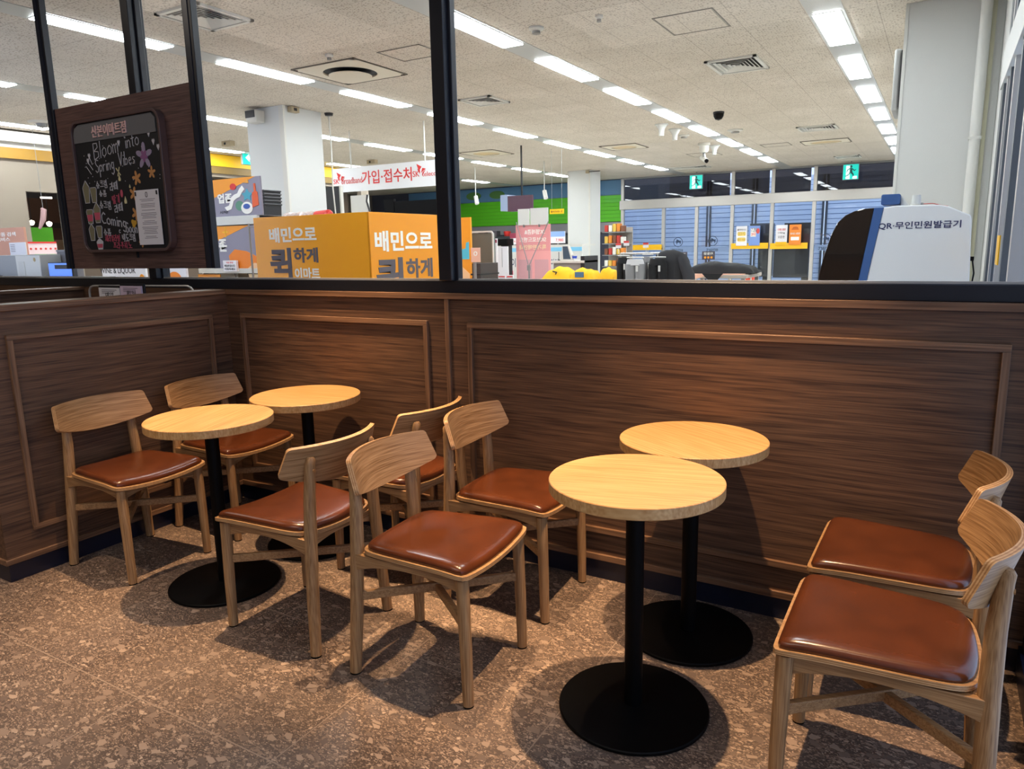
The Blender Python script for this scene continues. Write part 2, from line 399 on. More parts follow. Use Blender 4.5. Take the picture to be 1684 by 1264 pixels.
# front wall with the window that mirrors in the glass
fw = MB(); fm = mat('cafe_wall_paint', '#8c7a68', 0.8)
fw.box(-8, -3.25, -2.12, -2.0, 0, 3.36).box(-2.48, 0.6, -2.12, -2.0, 0, 3.36).box(-3.25, -2.48, -2.12, -2.0, 0, 1.86).box(-3.25, -2.48, -2.12, -2.0, 2.45, 3.36)
struct('wall_front', fw, fm, 'cafe wall with a small window behind the viewer', 'wall')
struct('wall_side', MB().box(-8.12, -8, -2.12, 2.76, 0, 3.36), fm, 'far left wall of the cafe', 'wall')

# main wainscot
struct('wall_back', MB().box(-8, XR + 0.02, YW, 2.80, 0.0, 1.21), M_wallX, 'dark walnut panelled low wall under the glass', 'wall')
tb = MB()
tb.box(XP, XR + 0.02, YW - 0.018, YW + 0.01, 1.184, 1.2105)
tb.box(XP, XR + 0.02, YW - 0.012, YW + 0.01, 0.084, 0.111)
struct('trim_1', tb, M_trimX, 'walnut cap and foot strips along the low wall', 'trim', 0.002)
def frame_x(x0, x1, z0, z1, y, w_=0.024, d=0.016):
    m = MB()
    m.box(x0, x1, y - d, y + 0.004, z1 - w_, z1, 0); m.box(x0, x1, y - d, y + 0.004, z0, z0 + w_, 0)
    m.box(x0, x0 + w_, y - d, y + 0.004, z0 + w_, z1 - w_, 1); m.box(x1 - w_, x1, y - d, y + 0.004, z0 + w_, z1 - w_, 1)
    return m
struct('trim_2', frame_x(-3.31, -2.036, 0.208, 1.0826, YW), [M_trimX, M_trimZ], 'walnut moulding frame behind the left tables', 'trim', 0.002)
struct('trim_3', frame_x(-1.8145, 0.206, 0.208, 1.0826, YW), [M_trimX, M_trimZ], 'wide walnut moulding frame behind the right tables', 'trim', 0.002)
struct('trim_4', MB().box(-1.935, -1.913, YW - 0.014, YW + 0.004, 0.111, 1.184), M_trimZ, 'upright walnut batten between the two wall panels', 'trim', 0.002)
struct('baseboard_back', MB().box(XP, XR + 0.02, YW - 0.004, YW + 0.01, 0, 0.084), M_base, 'dark navy skirting at the foot of the low wall', 'baseboard')
# left partition
YE = 1.452
struct('wall_left', MB().box(XP - 0.11, XP, YE, YW, 0.084, 1.184), M_wallY, 'walnut panelled partition beside the left chairs', 'wall')
tl = MB()
tl.box(XP - 0.125, XP + 0.014, YE - 0.014, YW, 1.184, 1.2105); tl.box(XP - 0.118, XP + 0.010, YE - 0.010, YW, 0.084, 0.109)
struct('trim_5', tl, M_trimY, 'walnut cap and foot strips of the left partition', 'trim', 0.002)
tf = MB(); wv_ = 0.024
tf.box(XP - .004, XP + .016, 1.571, 2.598, 1.083 - wv_, 1.083); tf.box(XP - .004, XP + .016, 1.571, 2.598, 0.208, 0.208 + wv_)
tf.box(XP - .004, XP + .016, 1.571, 1.571 + wv_, 0.232, 1.059, 1); tf.box(XP - .004, XP + .016, 2.598 - wv_, 2.598, 0.232, 1.059, 1)
struct('trim_6', tf, [M_trimY, M_trimZ], 'walnut moulding frame on the left partition', 'trim', 0.002)
struct('baseboard_left', MB().box(XP - 0.105, XP - 0.008, YE + 0.005, YW - 0.01, 0, 0.084), M_base, 'dark navy skirting of the left partition', 'baseboard')
struct('wall_left.001', MB().box(-4.92, -4.82, 0.4, YW, 0.0, 1.19), M_wallY, 'second walnut partition behind the card stand', 'wall')
struct('trim_7', MB().box(-4.935, -4.80, 0.4, YW, 1.19, 1.2105), M_trimY, 'walnut cap of the second partition', 'trim', 0.002)

# glazed screen above the wainscot
gw = thing('window_1', 'black framed glass screen standing on the low walnut wall', 'window', (-3.8, YG, 1.21)); gw['kind'] = 'structure'
obj('bottom_rail', MB().box(-8, XR, YG - 0.03, YG + 0.035, 1.21, 1.266), M_navy, gw, 0.003)
def mullion(x0, x1):
    m = MB(); m.box(x0, x1, YG - 0.05, YG + 0.045, 1.266, 3.6); m.box(x0 - 0.014, x1 + 0.014, YG - 0.014, YG + 0.022, 1.266, 3.6)
    return obj('mullion', m, M_navy, gw, 0.003)
mullion(-1.955, -1.888); mullion(-4.075, -4.010); mullion(-6.2, -6.13); mullion(XR - 0.05, XR)
obj('header', MB().box(-8, XR, YG - 0.05, YG + 0.045, 3.3, 3.56), M_navy, gw)
for a, b in ((-8, -6.2), (-6.13, -4.075), (-4.01, -1.955), (-1.888, XR - 0.05)):
    obj('glass_pane', MB().box(a - 0.005, b + 0.005, YG, YG + 0.006, 1.262, 3.31), M_glass, gw)
    obj('glazing_bead', MB().box(a, b, YG - 0.012, YG - 0.002, 1.266, 1.274), M_steel, gw)

# right side: cafe window wall and the mart facade
wr = thing('window_2', 'grey framed outer windows at the right edge', 'window', (XR, 1.0, 0)); wr['kind'] = 'structure'
obj('sill', MB().box(XR, XR + 0.12, -2, 2.70, 0, 0.10), M_base, wr)
for y in (-2.0, -0.45, 1.1, 2.64): obj('mullion', MB().box(XR + 0.01, XR + 0.11, y, y + 0.06, 0.1, 3.3), M_navy, wr)
obj('glass_pane', MB().box(XR + 0.05, XR + 0.056, -2, 2.7, 0.1, 3.3), M_glass2, wr)
wm = MB(); wm.box(XR, XR + 0.2, 7.0, 8.07, 0, ZC).box(XR, XR + 0.2, 8.07, 23.2, 0, ZC).box(XR, XR + 0.2, 2.76, 7.0, 0, 0.3)
struct('wall_right', wm, M_wall, 'white outer wall of the shop beyond the pillar', 'wall')
wf = thing('window_3', 'tall grey framed outer window of the shop at the right edge', 'window', (XR, 5, 0.3)); wf['kind'] = 'structure'
obj('jamb', MB().box(XR - 0.02, XR + 0.15, 6.72, 7.0, 0.3, 2.52), M_dgrey, wf)
obj('jamb', MB().box(XR - 0.005, XR + 0.15, 6.75, 7.0, 2.78, ZC), M_dgrey, wf)
obj('transom', MB().box(XR - 0.03, XR + 0.15, 2.8, 7.0, 2.52, 2.78), M_wall, wf)
for y, m_ in ((6.45, M_steel), (6.12, M_dgrey), (5.75, M_steel), (5.2, M_dgrey), (4.6, M_steel), (3.6, M_dgrey)):
    obj('mullion', MB().box(XR - 0.012, XR + 0.12, y, y + 0.09, 0.3, 2.52), m_, wf); obj('mullion', MB().box(XR - 0.012, XR + 0.12, y, y + 0.09, 2.78, ZC), m_, wf)
obj('glass_pane', MB().box(XR + 0.06, XR + 0.066, 2.8, 7.0, 0.3, ZC), M_glass2, wf)
yt = MB(); p = Xp(1641, 411, XR - 0.016); yt.box(XR - 0.02, XR - 0.013, p.y - 0.12, p.y + 0.12, p.z - 0.09, p.z + 0.09)
solo('yellow_sticker', yt, M_yellow, 'yellow sticker on the grey window frame at the right edge', 'sticker')

# right pillar with its pipe and wall screen
pl = thing('pillar', 'white square pillar behind the self service machine', 'pillar', (-0.08, 8.5, 0)); pl['kind'] = 'structure'
obj('shaft', MB().box(-0.461, XR, 8.07, 8.95, 0, ZC), M_wall, pl, 0.004)
obj('corner_strip', MB().box(-0.467, -0.44, 8.063, 8.09, 0, ZC), M_white, pl)
obj('joint_cover', MB().box(0.205, 0.245, 8.045, 8.07, 0, ZC), mat('cream_cover', '#c9c7ae', 0.5), pl)
pp = thing('drain_pipe', 'white vertical pipe running down the right pillar', 'pipe', (0.165, 8.02, 0))
obj('pipe', MB().tube([(0.165, 8.01, 0), (0.165, 8.01, ZC)], 0.045, 20), M_white, pp)
obj('bracket', MB().box(0.115, 0.215, 7.965, 8.068, 2.28, 2.30), M_white, pp)
q0 = Xp(1480, 75, -0.5); q1 = Xp(1476, 190, -0.5)
sc_ = thing('wall_speaker', 'slim grey panel fixed to the side of the right pillar', 'speaker', (-0.50, 8.5, q1.z))
obj('casing', MB().box(-0.545, -0.485, 8.25, 8.80, q1.z, q0.z), mat('speaker_grey', '#9a9a98', 0.5), sc_, 0.02, 3)
obj('back_plate', MB().box(-0.485, -0.461, 8.2, 8.75, q1.z + 0.03, q0.z - 0.03), M_dark, sc_)

# left pillar
p2 = thing('pillar', 'white square pillar behind the orange boards', 'pillar', (-8.95, 8.45, 0)); p2['kind'] = 'structure'
obj('shaft', MB().box(-9.345, -8.56, 8.06, 8.84, 0, ZC), M_wall, p2, 0.004)
obj('corner_strip', MB().box(-8.64, -8.55, 8.05, 8.085, 0, ZC), M_offw, p2)
def ceiling_box(u, v, y, w_, label):
    p = Yp(u, v, y); b = thing('junction_box', label, 'box', (p.x, y - 0.05, p.z))
    obj('box', MB().box(p.x - w_ / 2, p.x + w_ / 2, y - 0.08, y, p.z - 0.03, p.z + 0.04), mat('tan_box', '#b0a084', 0.6), b, 0.004)
    obj('lens', MB().box(p.x - w_ / 4, p.x, y - 0.086, y - 0.08, p.z - 0.012, p.z + 0.02), M_dark, b); return b
pb = Xp(480, 177, -8.55); bx_ = thing('junction_box', 'small tan box at the top of the left pillar', 'box', (-8.53, pb.y, 3.42))
obj('box', MB().box(-8.56, -8.48, pb.y - 0.08, pb.y + 0.08, 3.44, 3.52), mat('tan_box', '#b0a084', 0.6), bx_, 0.004)
obj('lens', MB().box(-8.481, -8.476, pb.y - 0.03, pb.y + 0.03, 3.46, 3.50), M_dark, bx_)
p = Yp(418, 192, 7.95); sp_ = thing('wall_speaker', 'small dark grey speaker high on the left pillar', 'speaker', (p.x, 8.0, p.z - 0.1))
obj('casing', MB().box(p.x - 0.11, p.x + 0.11, 7.88, 8.06, p.z - 0.09, p.z + 0.09), M_offw, sp_, 0.02, 3)
obj('grille', MB().box(p.x - 0.10, p.x + 0.09, 7.868, 7.885, p.z - 0.02, p.z + 0.08), M_letblack, sp_)
# far pillar
p3 = thing('pillar', 'far white pillar between the green wall and the doors', 'pillar', (-9.1, 20.1, 0)); p3['kind'] = 'structure'
obj('shaft', MB().box(-9.56, -8.87, 19.7, 20.45, 0, ZC), M_wall, p3, 0.004)
obj('corner_strip', MB().box(-8.90, -8.86, 19.69, 19.72, 0, ZC), M_offw, p3)
obj('corner_strip', MB().box(-9.57, -9.53, 19.69, 19.72, 0, ZC), M_offw, p3)
pj = thing('junction_box', 'tiny brown box at the top of the far pillar', 'box', (-8.93, 19.66, 3.42))
obj('box', MB().box(-8.97, -8.88, 19.62, 19.70, 3.43, 3.51), mat('tan_box', '#b0a084', 0.6), pj); obj('arm', MB().box(-8.88, -8.55, 19.65, 19.68, 3.46, 3.48), M_dark, pj)

# ------------------------------------------------------------------ ceiling fittings of the mart
ROWS = [(-1.25, 'rightmost row'), (-4.26, 'second row from the right'), (-7.29, 'middle row'), (-10.38, 'second row from the left'), (-13.36, 'leftmost row')]
ORD = ['first', 'second', 'third', 'fourth', 'fifth', 'sixth', 'seventh', 'eighth', 'ninth', 'tenth', 'eleventh', 'twelfth']
PW = 0.245
for ri, (x0, rn) in enumerate(ROWS):
    struct('trim_%d' % (20 + ri), MB().box(x0 - 0.035, x0 + PW + 0.035, 2.9, 23.15, ZC - 0.006, ZC + 0.004), M_strip, 'metal light channel in the shop ceiling, ' + rn, 'trim')
    cnt = 0
    for j in range(10):
        y0 = 3.93 + 1.99 * j; y1 = y0 + 1.28
        if y1 > 22.9: continue
        vis = False
        for a in (x0, x0 + PW):
            for b in (y0, (y0 + y1) / 2, y1):
                u_, v_, d_ = proj((a, b, ZC))
                if d_ > 0 and 0 < u_ < 1684 and 0 < v_ < 470: vis = True
        if vis:
            lab = '%s lit ceiling panel seen from the cafe glass, %s' % (ORD[cnt], rn); cnt += 1; grp = 'lit ceiling panels'
        else:
            lab = 'lit ceiling panel outside the view above the cafe glass'; grp = 'lit ceiling panels above the view'
        t = thing('ceiling_light', lab, 'ceiling light', (x0 + PW / 2, (y0 + y1) / 2, ZC - 0.02), grp)
        obj('frame', MB().box(x0 - 0.006, x0 + PW + 0.006, y0 - 0.006, y1 + 0.006, ZC - 0.012, ZC - 0.003), M_offw, t)
        obj('diffuser', MB().box(x0, x0 + PW, y0, y1, ZC - 0.018, ZC - 0.012), M_panel, t)

def diffuser(x, y, sx, sy, label, rings=5):
    t = thing('air_vent', label, 'air vent', (x, y, ZC - 0.05), 'ceiling air vents')
    f = MB()
    for a, b, c, d in ((-sx, sx, -sy, -sy + 0.04), (-sx, sx, sy - 0.04, sy), (-sx, -sx + 0.04, -sy, sy), (sx - 0.04, sx, -sy, sy)): f.box(x + a, x + b, y + c, y + d, ZC - 0.022, ZC - 0.001)
    obj('frame', f, M_offw, t)
    obj('throat', MB().box(x - sx + 0.03, x + sx - 0.03, y - sy + 0.03, y + sy - 0.03, ZC - 0.003, ZC - 0.0005), mat('vent_shade', '#2b2723', 0.8), t)  # flat plate; the shade between the louvres is put into its dark colour
    l = MB()
    for k_ in range(rings + 1):
        s0 = 1 - k_ / (rings + 1.0) * 0.97; s1 = s0 - 0.085
        ax, ay, bx2, by2 = (sx - .03) * s0, (sy - .03) * s0, (sx - .03) * s1, (sy - .03) * s1
        for (p, q, r2, s2) in (((-ax, -ay), (ax, -ay), (bx2, -by2), (-bx2, -by2)), ((ax, -ay), (ax, ay), (bx2, by2), (bx2, -by2)), ((ax, ay), (-ax, ay), (-bx2, by2), (bx2, by2)), ((-ax, ay), (-ax, -ay), (-bx2, -by2), (-bx2, by2))):
            zl, zh = ZC - 0.020, ZC - 0.008
            vs = [(x + p[0], y + p[1], zl), (x + q[0], y + q[1], zl), (x + r2[0], y + r2[1], zh), (x + s2[0], y + s2[1], zh)]
            l.add(vs + [(a_, b_, c_ + 0.004) for a_, b_, c_ in vs], [(0, 1, 2, 3), (7, 6, 5, 4), (0, 4, 5, 1), (1, 5, 6, 2), (2, 6, 7, 3), (3, 7, 4, 0)])
    obj('louvre', l, M_offw, t)
    return t
diffuser(-5.98, 4.78, 0.29, 0.31, 'square louvred air vent in the ceiling at the upper left')
diffuser(-5.99, 9.55, 0.27, 0.29, 'square louvred air vent in the ceiling just right of the tall black post')
diffuser(-2.33, 9.5, 0.30, 0.38, 'louvred air vent in the ceiling between the two right light rows, nearest the glass')
diffuser(-2.25, 15.5, 0.34, 0.32, 'louvred air vent in the ceiling between the right light rows, farther away')
diffuser(-2.31, 21.2, 0.30, 0.30, 'louvred air vent in the ceiling just above the right exit sign')
diffuser(-6.4, 21.0, 0.55, 0.30, 'low brown air vent in the ceiling above the left exit sign')

def cassette(x, y, sx, sy, label, round_=True):
    t = thing('air_conditioner', label, 'air conditioner', (x, y, ZC - 0.05), 'ceiling air conditioners')
    f = MB()
    for a, b, c, d in ((-sx, sx, -sy, -sy + 0.012), (-sx, sx, sy - 0.012, sy), (-sx, -sx + 0.012, -sy, sy), (sx - 0.012, sx, -sy, sy)): f.box(x + a, x + b, y + c, y + d, ZC - 0.014, ZC - 0.001)
    obj('surround', f, mat('cassette_edge', '#6f665b', 0.7), t)
    cream = mat('cream_plastic', '#d9cfbb', 0.5)
    n = 36; R1 = min(sx, sy) * 0.66
    pm = MB(); o1 = []; o2 = []
    for i in range(n):
        a = 2 * PI * i / n; c, s_ = math.cos(a), math.sin(a); k_ = 1 / max(abs(c), abs(s_))
        o1.append((x + (sx - .02) * c * k_, y + (sy - .02) * s_ * k_, ZC - 0.012)); o2.append((x + R1 * c * sx / min(sx, sy), y + R1 * s_ * sy / min(sx, sy), ZC - 0.02))
    pm.add(o1 + o2, [(i, (i + 1) % n, n + (i + 1) % n, n + i) for i in range(n)], 0)
    pm.add(o2 + [(a, b, ZC - 0.002) for a, b, c in o2], [(i, (i + 1) % n, n + (i + 1) % n, n + i) for i in range(n)], 0)
    obj('panel', pm, cream, t)
    if round_:
        obj('outlet', MB().lathe([(R1, ZC - 0.003), (R1, ZC - 0.001)], (x, y, 0), n), M_dark, t)
        obj('centre_plate', MB().lathe([(R1 * 0.35, ZC - 0.006), (R1 * 0.80, ZC - 0.05), (R1 * 0.78, ZC - 0.058), (0.0, ZC - 0.060)], (x, y, 0), n), cream, t)
    else:
        obj('outlet', MB().box(x - sx * .6, x + sx * .6, y - sy * .5, y + sy * .5, ZC - 0.008, ZC - 0.004), mat('warm_cream', '#d2b98a', 0.5), t)
    return t
cassette(-6.36, 7.11, 0.49, 0.49, 'large square ceiling air conditioner with a round dark outlet')
cassette(-9.2, 14.7, 0.46, 0.48, 'cream ceiling air conditioner just right of the tall black post', False)
cassette(-2.39, 17.73, 0.48, 0.36, 'cream slot shaped ceiling air conditioner above the entrance', False)
cassette(-6.25, 15.7, 0.42, 0.42, 'cream ceiling air conditioner left of the security camera', False)

def hatch(x, y, sx, sy, label):
    t = thing('access_hatch', label, 'hatch', (x, y, ZC - 0.01), 'ceiling access hatches')
    f = MB(); e = 0.012
    for a, b, c, d in ((-sx, sx, -sy, -sy + e), (-sx, sx, sy - e, sy), (-sx, -sx + e, -sy, sy), (sx - e, sx, -sy, sy)): f.box(x + a, x + b, y + c, y + d, ZC - 0.007, ZC - 0.0005)
    obj('frame', f, mat('hatch_edge', '#7d756b', 0.6), t)
    obj('panel', MB().box(x - sx + e * 1.8, x + sx - e * 1.8, y - sy + e * 1.8, y + sy - e * 1.8, ZC - 0.005, ZC - 0.0005), M_ceil, t)
hatch(-5.23, 6.85, 0.29, 0.24, 'square access hatch in the ceiling left of the tall black post')
hatch(-2.29, 7.5, 0.29, 0.34, 'access hatch outline in the ceiling at the top centre right')
hatch(-5.2, 18.3, 0.35, 0.35, 'small access hatch behind the white security camera')
hatch(-3.4, 17.6, 0.30, 0.26, 'small access hatch left of the slot shaped air conditioner')

def detector(x, y, label, s=1.0):
    t = thing('smoke_detector', label, 'smoke detector', (x, y, ZC - 0.06), 'smoke detectors')
    obj('base', MB().lathe([(0.075 * s, ZC - 0.001), (0.075 * s, ZC - 0.02), (0.05 * s, ZC - 0.035)], (x, y, 0), 24), M_offw, t)
    obj('chamber', MB().lathe([(0.04 * s, ZC - 0.035), (0.042 * s, ZC - 0.06), (0.0, ZC - 0.064)], (x, y, 0), 24), mat('detector_grey', '#8f8a84', 0.5), t)
detector(-3.635, 6.79, 'round white smoke detector on the ceiling right of the tall black post')
detector(-2.963, 6.786, 'small round sprinkler plate right of the smoke detector', 0.5)
detector(-6.0, 6.38, 'tiny round sprinkler plate in front of the large air conditioner', 0.6)
p = Zp(1125, 222, ZC); detector(p.x, p.y, 'flat round detector beside the second light row from the right', 1.4)
p = Zp(1209, 213, ZC); detector(p.x, p.y, 'flat round detector right of the second light row from the right', 1.9)
x, y = -3.376, 12.64; t = thing('dome_camera', 'black dome camera hanging from the ceiling', 'camera', (x, y, ZC - 0.15))
obj('mount', MB().lathe([(0.09, ZC - 0.001), (0.09, ZC - 0.03)], (x, y, 0), 24), M_letblack, t)
obj('dome', MB().lathe([(0.085, ZC - 0.03), (0.08, ZC - 0.07), (0.055, ZC - 0.115), (0.0, ZC - 0.135)], (x, y, 0), 24), M_black, t)
x, y = -4.63, 16.24; t = thing('security_camera', 'white security camera on a ceiling mount near the doors', 'camera', (x, y, ZC - 0.4))
obj('mount', MB().lathe([(0.13, ZC - 0.001), (0.13, ZC - 0.05), (0.10, ZC - 0.06), (0.10, ZC - 0.16), (0.07, ZC - 0.2), (0.0, ZC - 0.2)], (x, y, 0), 24), M_offw, t)
obj('arm', MB().tube([(x, y, ZC - 0.2), (x + 0.02, y - 0.02, ZC - 0.3)], 0.03, 12), M_grey, t)
obj('body', MB().tube([(x - 0.06, y + 0.06, ZC - 0.29), (x + 0.08, y - 0.08, ZC - 0.38)], 0.05, 16), M_offw, t)
obj('lens', MB().tube([(x + 0.08, y - 0.08, ZC - 0.38), (x + 0.10, y - 0.10, ZC - 0.393)], 0.042, 16), M_black, t)
for (u_, v_, lab) in ((1088, 212, 'upside down white cone on the ceiling, left of the white security camera'), (1110, 220, 'white cone shaped ceiling fitting just left of the security camera'), (1175, 247, 'white cone shaped ceiling fitting right of the security camera')):
    p = Zp(u_, v_ - 8, ZC); t = thing('sensor_cone', lab, 'sensor', (p.x, p.y, ZC - 0.2), 'cone shaped ceiling fittings')
    obj('flange', MB().lathe([(0.12, ZC - 0.001), (0.12, ZC - 0.02)], (p.x, p.y, 0), 20), M_white, t)
    obj('cone', MB().lathe([(0.10, ZC - 0.02), (0.05, ZC - 0.10), (0.045, ZC - 0.2), (0.0, ZC - 0.2)], (p.x, p.y, 0), 20), M_white, t)
p = Zp(281, 197, ZC)
p = Zp(68, 200, ZC); t = thing('ceiling_speaker', 'white ceiling fitting left of the hanging brown board', 'speaker', (p.x, p.y, ZC - 0.1))
obj('base', MB().lathe([(0.2, ZC - 0.001), (0.18, ZC - 0.03)], (p.x, p.y, 0), 24), M_offw, t)
obj('lens', MB().lathe([(0.09, ZC - 0.03), (0.07, ZC - 0.08), (0, ZC - 0.1)], (p.x, p.y, 0), 20), M_grey, t)
for (u_, v_, lab) in ((375, 236, 'tan box hanging from the ceiling left of the left pillar'), (612, 267, 'tan box on the ceiling above the long red and white sign')):
    p = Zp(u_, v_ - 4, ZC); t = thing('junction_box', lab, 'box', (p.x, p.y, ZC - 0.1), 'tan ceiling boxes')
    obj('box', MB().box(p.x - 0.12, p.x + 0.12, p.y - 0.06, p.y + 0.06, ZC - 0.09, ZC - 0.001), mat('tan_box', '#b0a084', 0.6), t, 0.004)
    obj('lens', MB().box(p.x - 0.05, p.x + 0.0, p.y - 0.066, p.y - 0.06, ZC - 0.07, ZC - 0.03), M_dark, t)
# pendant cord
x, y = -8.50, 8.95; t = thing('pendant_cord', 'thin white cord hanging from the ceiling beside the left pillar', 'cord', (x, y, 1.9))
obj('ceiling_rose', MB().lathe([(0.07, ZC - 0.001), (0.06, ZC - 0.04), (0, ZC - 0.05)], (x, y, 0), 20), M_letblack, t)
obj('cord', MB().tube([(x, y, ZC - 0.04), (x + 0.01, y, 3.0), (x - 0.01, y, 2.4), (x + 0.015, y, 2.0), (x + 0.0, y, 1.7)], 0.011, 8), M_offw, t)

# ------------------------------------------------------------------ long hanging sign
YS = 10.4
a = Yp(547, 280, YS); b = Yp(722, 259.5, YS); c = Yp(547, 306, YS); d = Yp(560, 318, YS); e = Yp(722, 303, YS)
xl, xr2 = a.x, b.x + 0.25; zt = (a.z + b.z) / 2; zb = (d.z + e.z) / 2; zm = c.z
t = thing('hanging_sign', 'long white sign with red lettering hung on two rods from the ceiling', 'sign', ((xl + xr2) / 2, YS, zb))
obj('board', MB().prism([(0, zm), (d.x - xl, zm), (d.x - xl, zb), (xr2 - xl, zb), (xr2 - xl, zt), (0, zt)], (xl, YS + 0.02, 0), X1, Z1, 0.02), mat('white_sign', '#e6e6e8', 0.5), t)
for x in (-9.42, -7.75): obj('rod', MB().tube([(x, YS + 0.01, zt - 0.02), (x, YS + 0.01, ZC)], 0.013, 8), M_offw, t)
def stext(body, u0, u1, vb, vt, m, bold):
    A = Yp(u0, vb, YS); B = Yp(u1, vb, YS); T = Yp(u0, vt, YS)
    text(t, body, (A.x, YS - 0.001, A.z), X1, Z1, B.x - A.x, T.z - A.z, m, bold, 0.004)
stext('SK', 549, 558.5, 303, 295, M_letred, 0.004)
stext('broadband', 562.5, 596, 303, 293, M_letred, -0.003)
stext('가입·접수처', 596, 678, 303.5, 281.5, M_letred, 0.012)
stext('SK', 679, 690, 291, 281.5, M_letred, 0.004)
stext('telecom', 694.5, 725, 290, 282.5, M_letred, -0.003)
for u0, v0 in ((553.5, 283.5), (685, 269.5)):
    A = Yp(u0, v0, YS); g = MB(); s_ = 0.145
    for poly in ([(0, 0), (0.32, -0.85), (0.72, -0.35)], [(0.08, -0.55), (0.42, -1.15), (0.5, -0.8)], [(0.62, -1.05), (0.85, -0.5), (1.35, -0.62)], [(0.85, -1.0), (1.3, -0.75), (0.75, -1.35)]):
        g.prism([(p_[0] * s_, p_[1] * s_) for p_ in poly], (A.x, YS - 0.001, A.z), X1, Z1, 0.004)
    obj('emblem', g, M_letred, t)

# ------------------------------------------------------------------ orange pickup box, left shelves
YO = 5.2
A = Yp(416, 356.6, YO); B = Yp(606, 348, YO); xo, zo = B.x, B.z
yo2 = Xp(724, 353.4, xo).y + 0.15
t = thing('orange_counter', 'big orange counter boards with bold white and grey lettering', 'counter', ((A.x + xo) / 2, YO + 0.4, 0))
obj('front_board', MB().box(A.x, xo - 0.012, YO, YO + 0.02, 0.0, zo), mat('orange_gloss_brightened', '#ffae2c', 0.2), t, 0.002)  # front orange made brighter than the side's, missing light put into the colour
obj('side_board', MB().box(xo - 0.02, xo, YO, yo2, 0.0, zo), M_orange, t, 0.002)
def otext(body, u0, u1, vb, vt, m, bold, sp=1.0):
    a_ = Yp(u0, vb, YO); b_ = Yp(u1, vb, YO); c_ = Yp(u0, vt, YO)
    text(t, body, (a_.x, YO, a_.z), X1, Z1, b_.x - a_.x, c_.z - a_.z, m, bold, 0.003)
otext('배민으로', 444, 521, 399.5, 375, M_letw, 0.03)
otext('퀵', 447, 482, 461, 408, M_letg, 0.03)
otext('하게', 484, 524, 432, 407.5, M_letg, 0.03)
otext('이마트', 486, 527, 459.5, 440, M_letw, 0.03)
def otext2(body, u0, u1, vb, vt, m, bold):
    a_ = Xp(u0, vb, xo); b_ = Xp(u1, vb, xo); c_ = Xp(u0, vt, xo)
    text(t, body, (xo, a_.y, a_.z), Y1, Z1, b_.y - a_.y, c_.z - a_.z, m, bold, 0.003)
otext2('배민으로', 617, 711, 414, 379, M_letw, 0.03)
otext2('퀵', 621, 665, 490, 424, M_letg, 0.03)
otext2('하게', 669, 712, 458, 425, M_letg, 0.03)

# roll of wrapping on top of a shelf behind the boards
shx0, shx1 = Yp(438, 352, 6.3).x, xo - 0.1
t = thing('wire_shelf', 'wire shelf rack standing behind the orange boards', 'shelf', ((shx0 + shx1) / 2, 6.3, 0))
for x in (shx0 + 0.03, shx1 - 0.05):
    for y in (6.0, 6.5): obj('post', MB().tube([(x, y, 0), (x, y, 1.74)], 0.012, 8), M_grey, t)
for z in (1.70, 1.1):
    g = MB()
    for k_ in range(9): y = 6.0 + 0.0625 * k_; g.tube([(shx0, y, z), (shx1, y, z)], 0.006, 6)
    obj('wire_deck', g, M_grey, t)
A = Yp(470, 347, 6.2); B = Yp(543, 346, 6.2)
t = thing('wrapping_roll', 'clear and red plastic roll lying above the orange boards', 'roll', ((A.x + B.x) / 2, 6.2, 1.71))
n_ = 18; pts = []; rr = []
xa, xb = A.x, B.x
for k_ in range(n_ + 1): pts.append((xa + (xb - xa) * 0.72 * k_ / n_, 6.2, 1.78)); rr.append(0.068 + 0.008 * math.sin(k_ * 2.6))
obj('wrap', MB().tube(pts, rr, 16), mat('crumpled_wrap', '#c4b2ad', 0.2), t)
obj('red_end', MB().tube([(xa + (xb - xa) * 0.71, 6.2, 1.78), (xb - 0.02, 6.2, 1.785), (xb, 6.2, 1.785)], [0.073, 0.078, 0.055], 16), mat('red_wrap', '#d23a36', 0.3), t)

# left shelf unit with two orange posters
YL = 6.2
z1 = Yp(358, 357, YL).z; z2 = Yp(358, 371, YL).z; z3 = Yp(425, 441, YL).z
xs0, xs1 = -8.3, Yp(427, 400, YL).x
t = thing('shelf_unit', 'white shelf unit carrying the two orange and grey posters', 'shelf', ((xs0 + xs1) / 2, YL + 0.3, 0))
obj('side_panel', MB().box(xs0, xs0 + 0.03, YL + 0.03, YL + 0.6, 0, z1), M_offw, t); obj('side_panel', MB().box(xs1 - 0.03, xs1, YL + 0.03, YL + 0.6, 0, z1), M_offw, t)
obj('top_shelf', MB().box(xs0, xs1, YL - 0.02, YL + 0.6, z2, z1), M_white, t, 0.003)
obj('middle_shelf', MB().box(xs0, xs1, YL - 0.02, YL + 0.6, z3 - 0.06, z3), M_offw, t, 0.003)
obj('back_panel', MB().box(xs0, xs1, YL + 0.57, YL + 0.6, 0, z2), mat('shelf_back', '#8d7b68', 0.6), t)
cr_ = mat('cream_front', '#f0d3a4', 0.5)
obj('lower_front', MB().box(xs0 + 0.9, xs1 - 0.04, YL + 0.01, YL + 0.03, 0.3, z3 - 0.07), cr_, t)
g = MB(); zc_ = Yp(395, 452, YL).z
for x_ in (0.35, 0.62, 0.86): g.ribbon([(xs1 - 1.15 + x_, YL + 0.009, zc_ + 0.07), (xs1 - 1.2 + x_ + (0.12 if x_ > .5 else 0), YL + 0.009, zc_ - 0.09)], 0.008, (0, -1, 0))
obj('line_pattern', g, M_letblack, t)
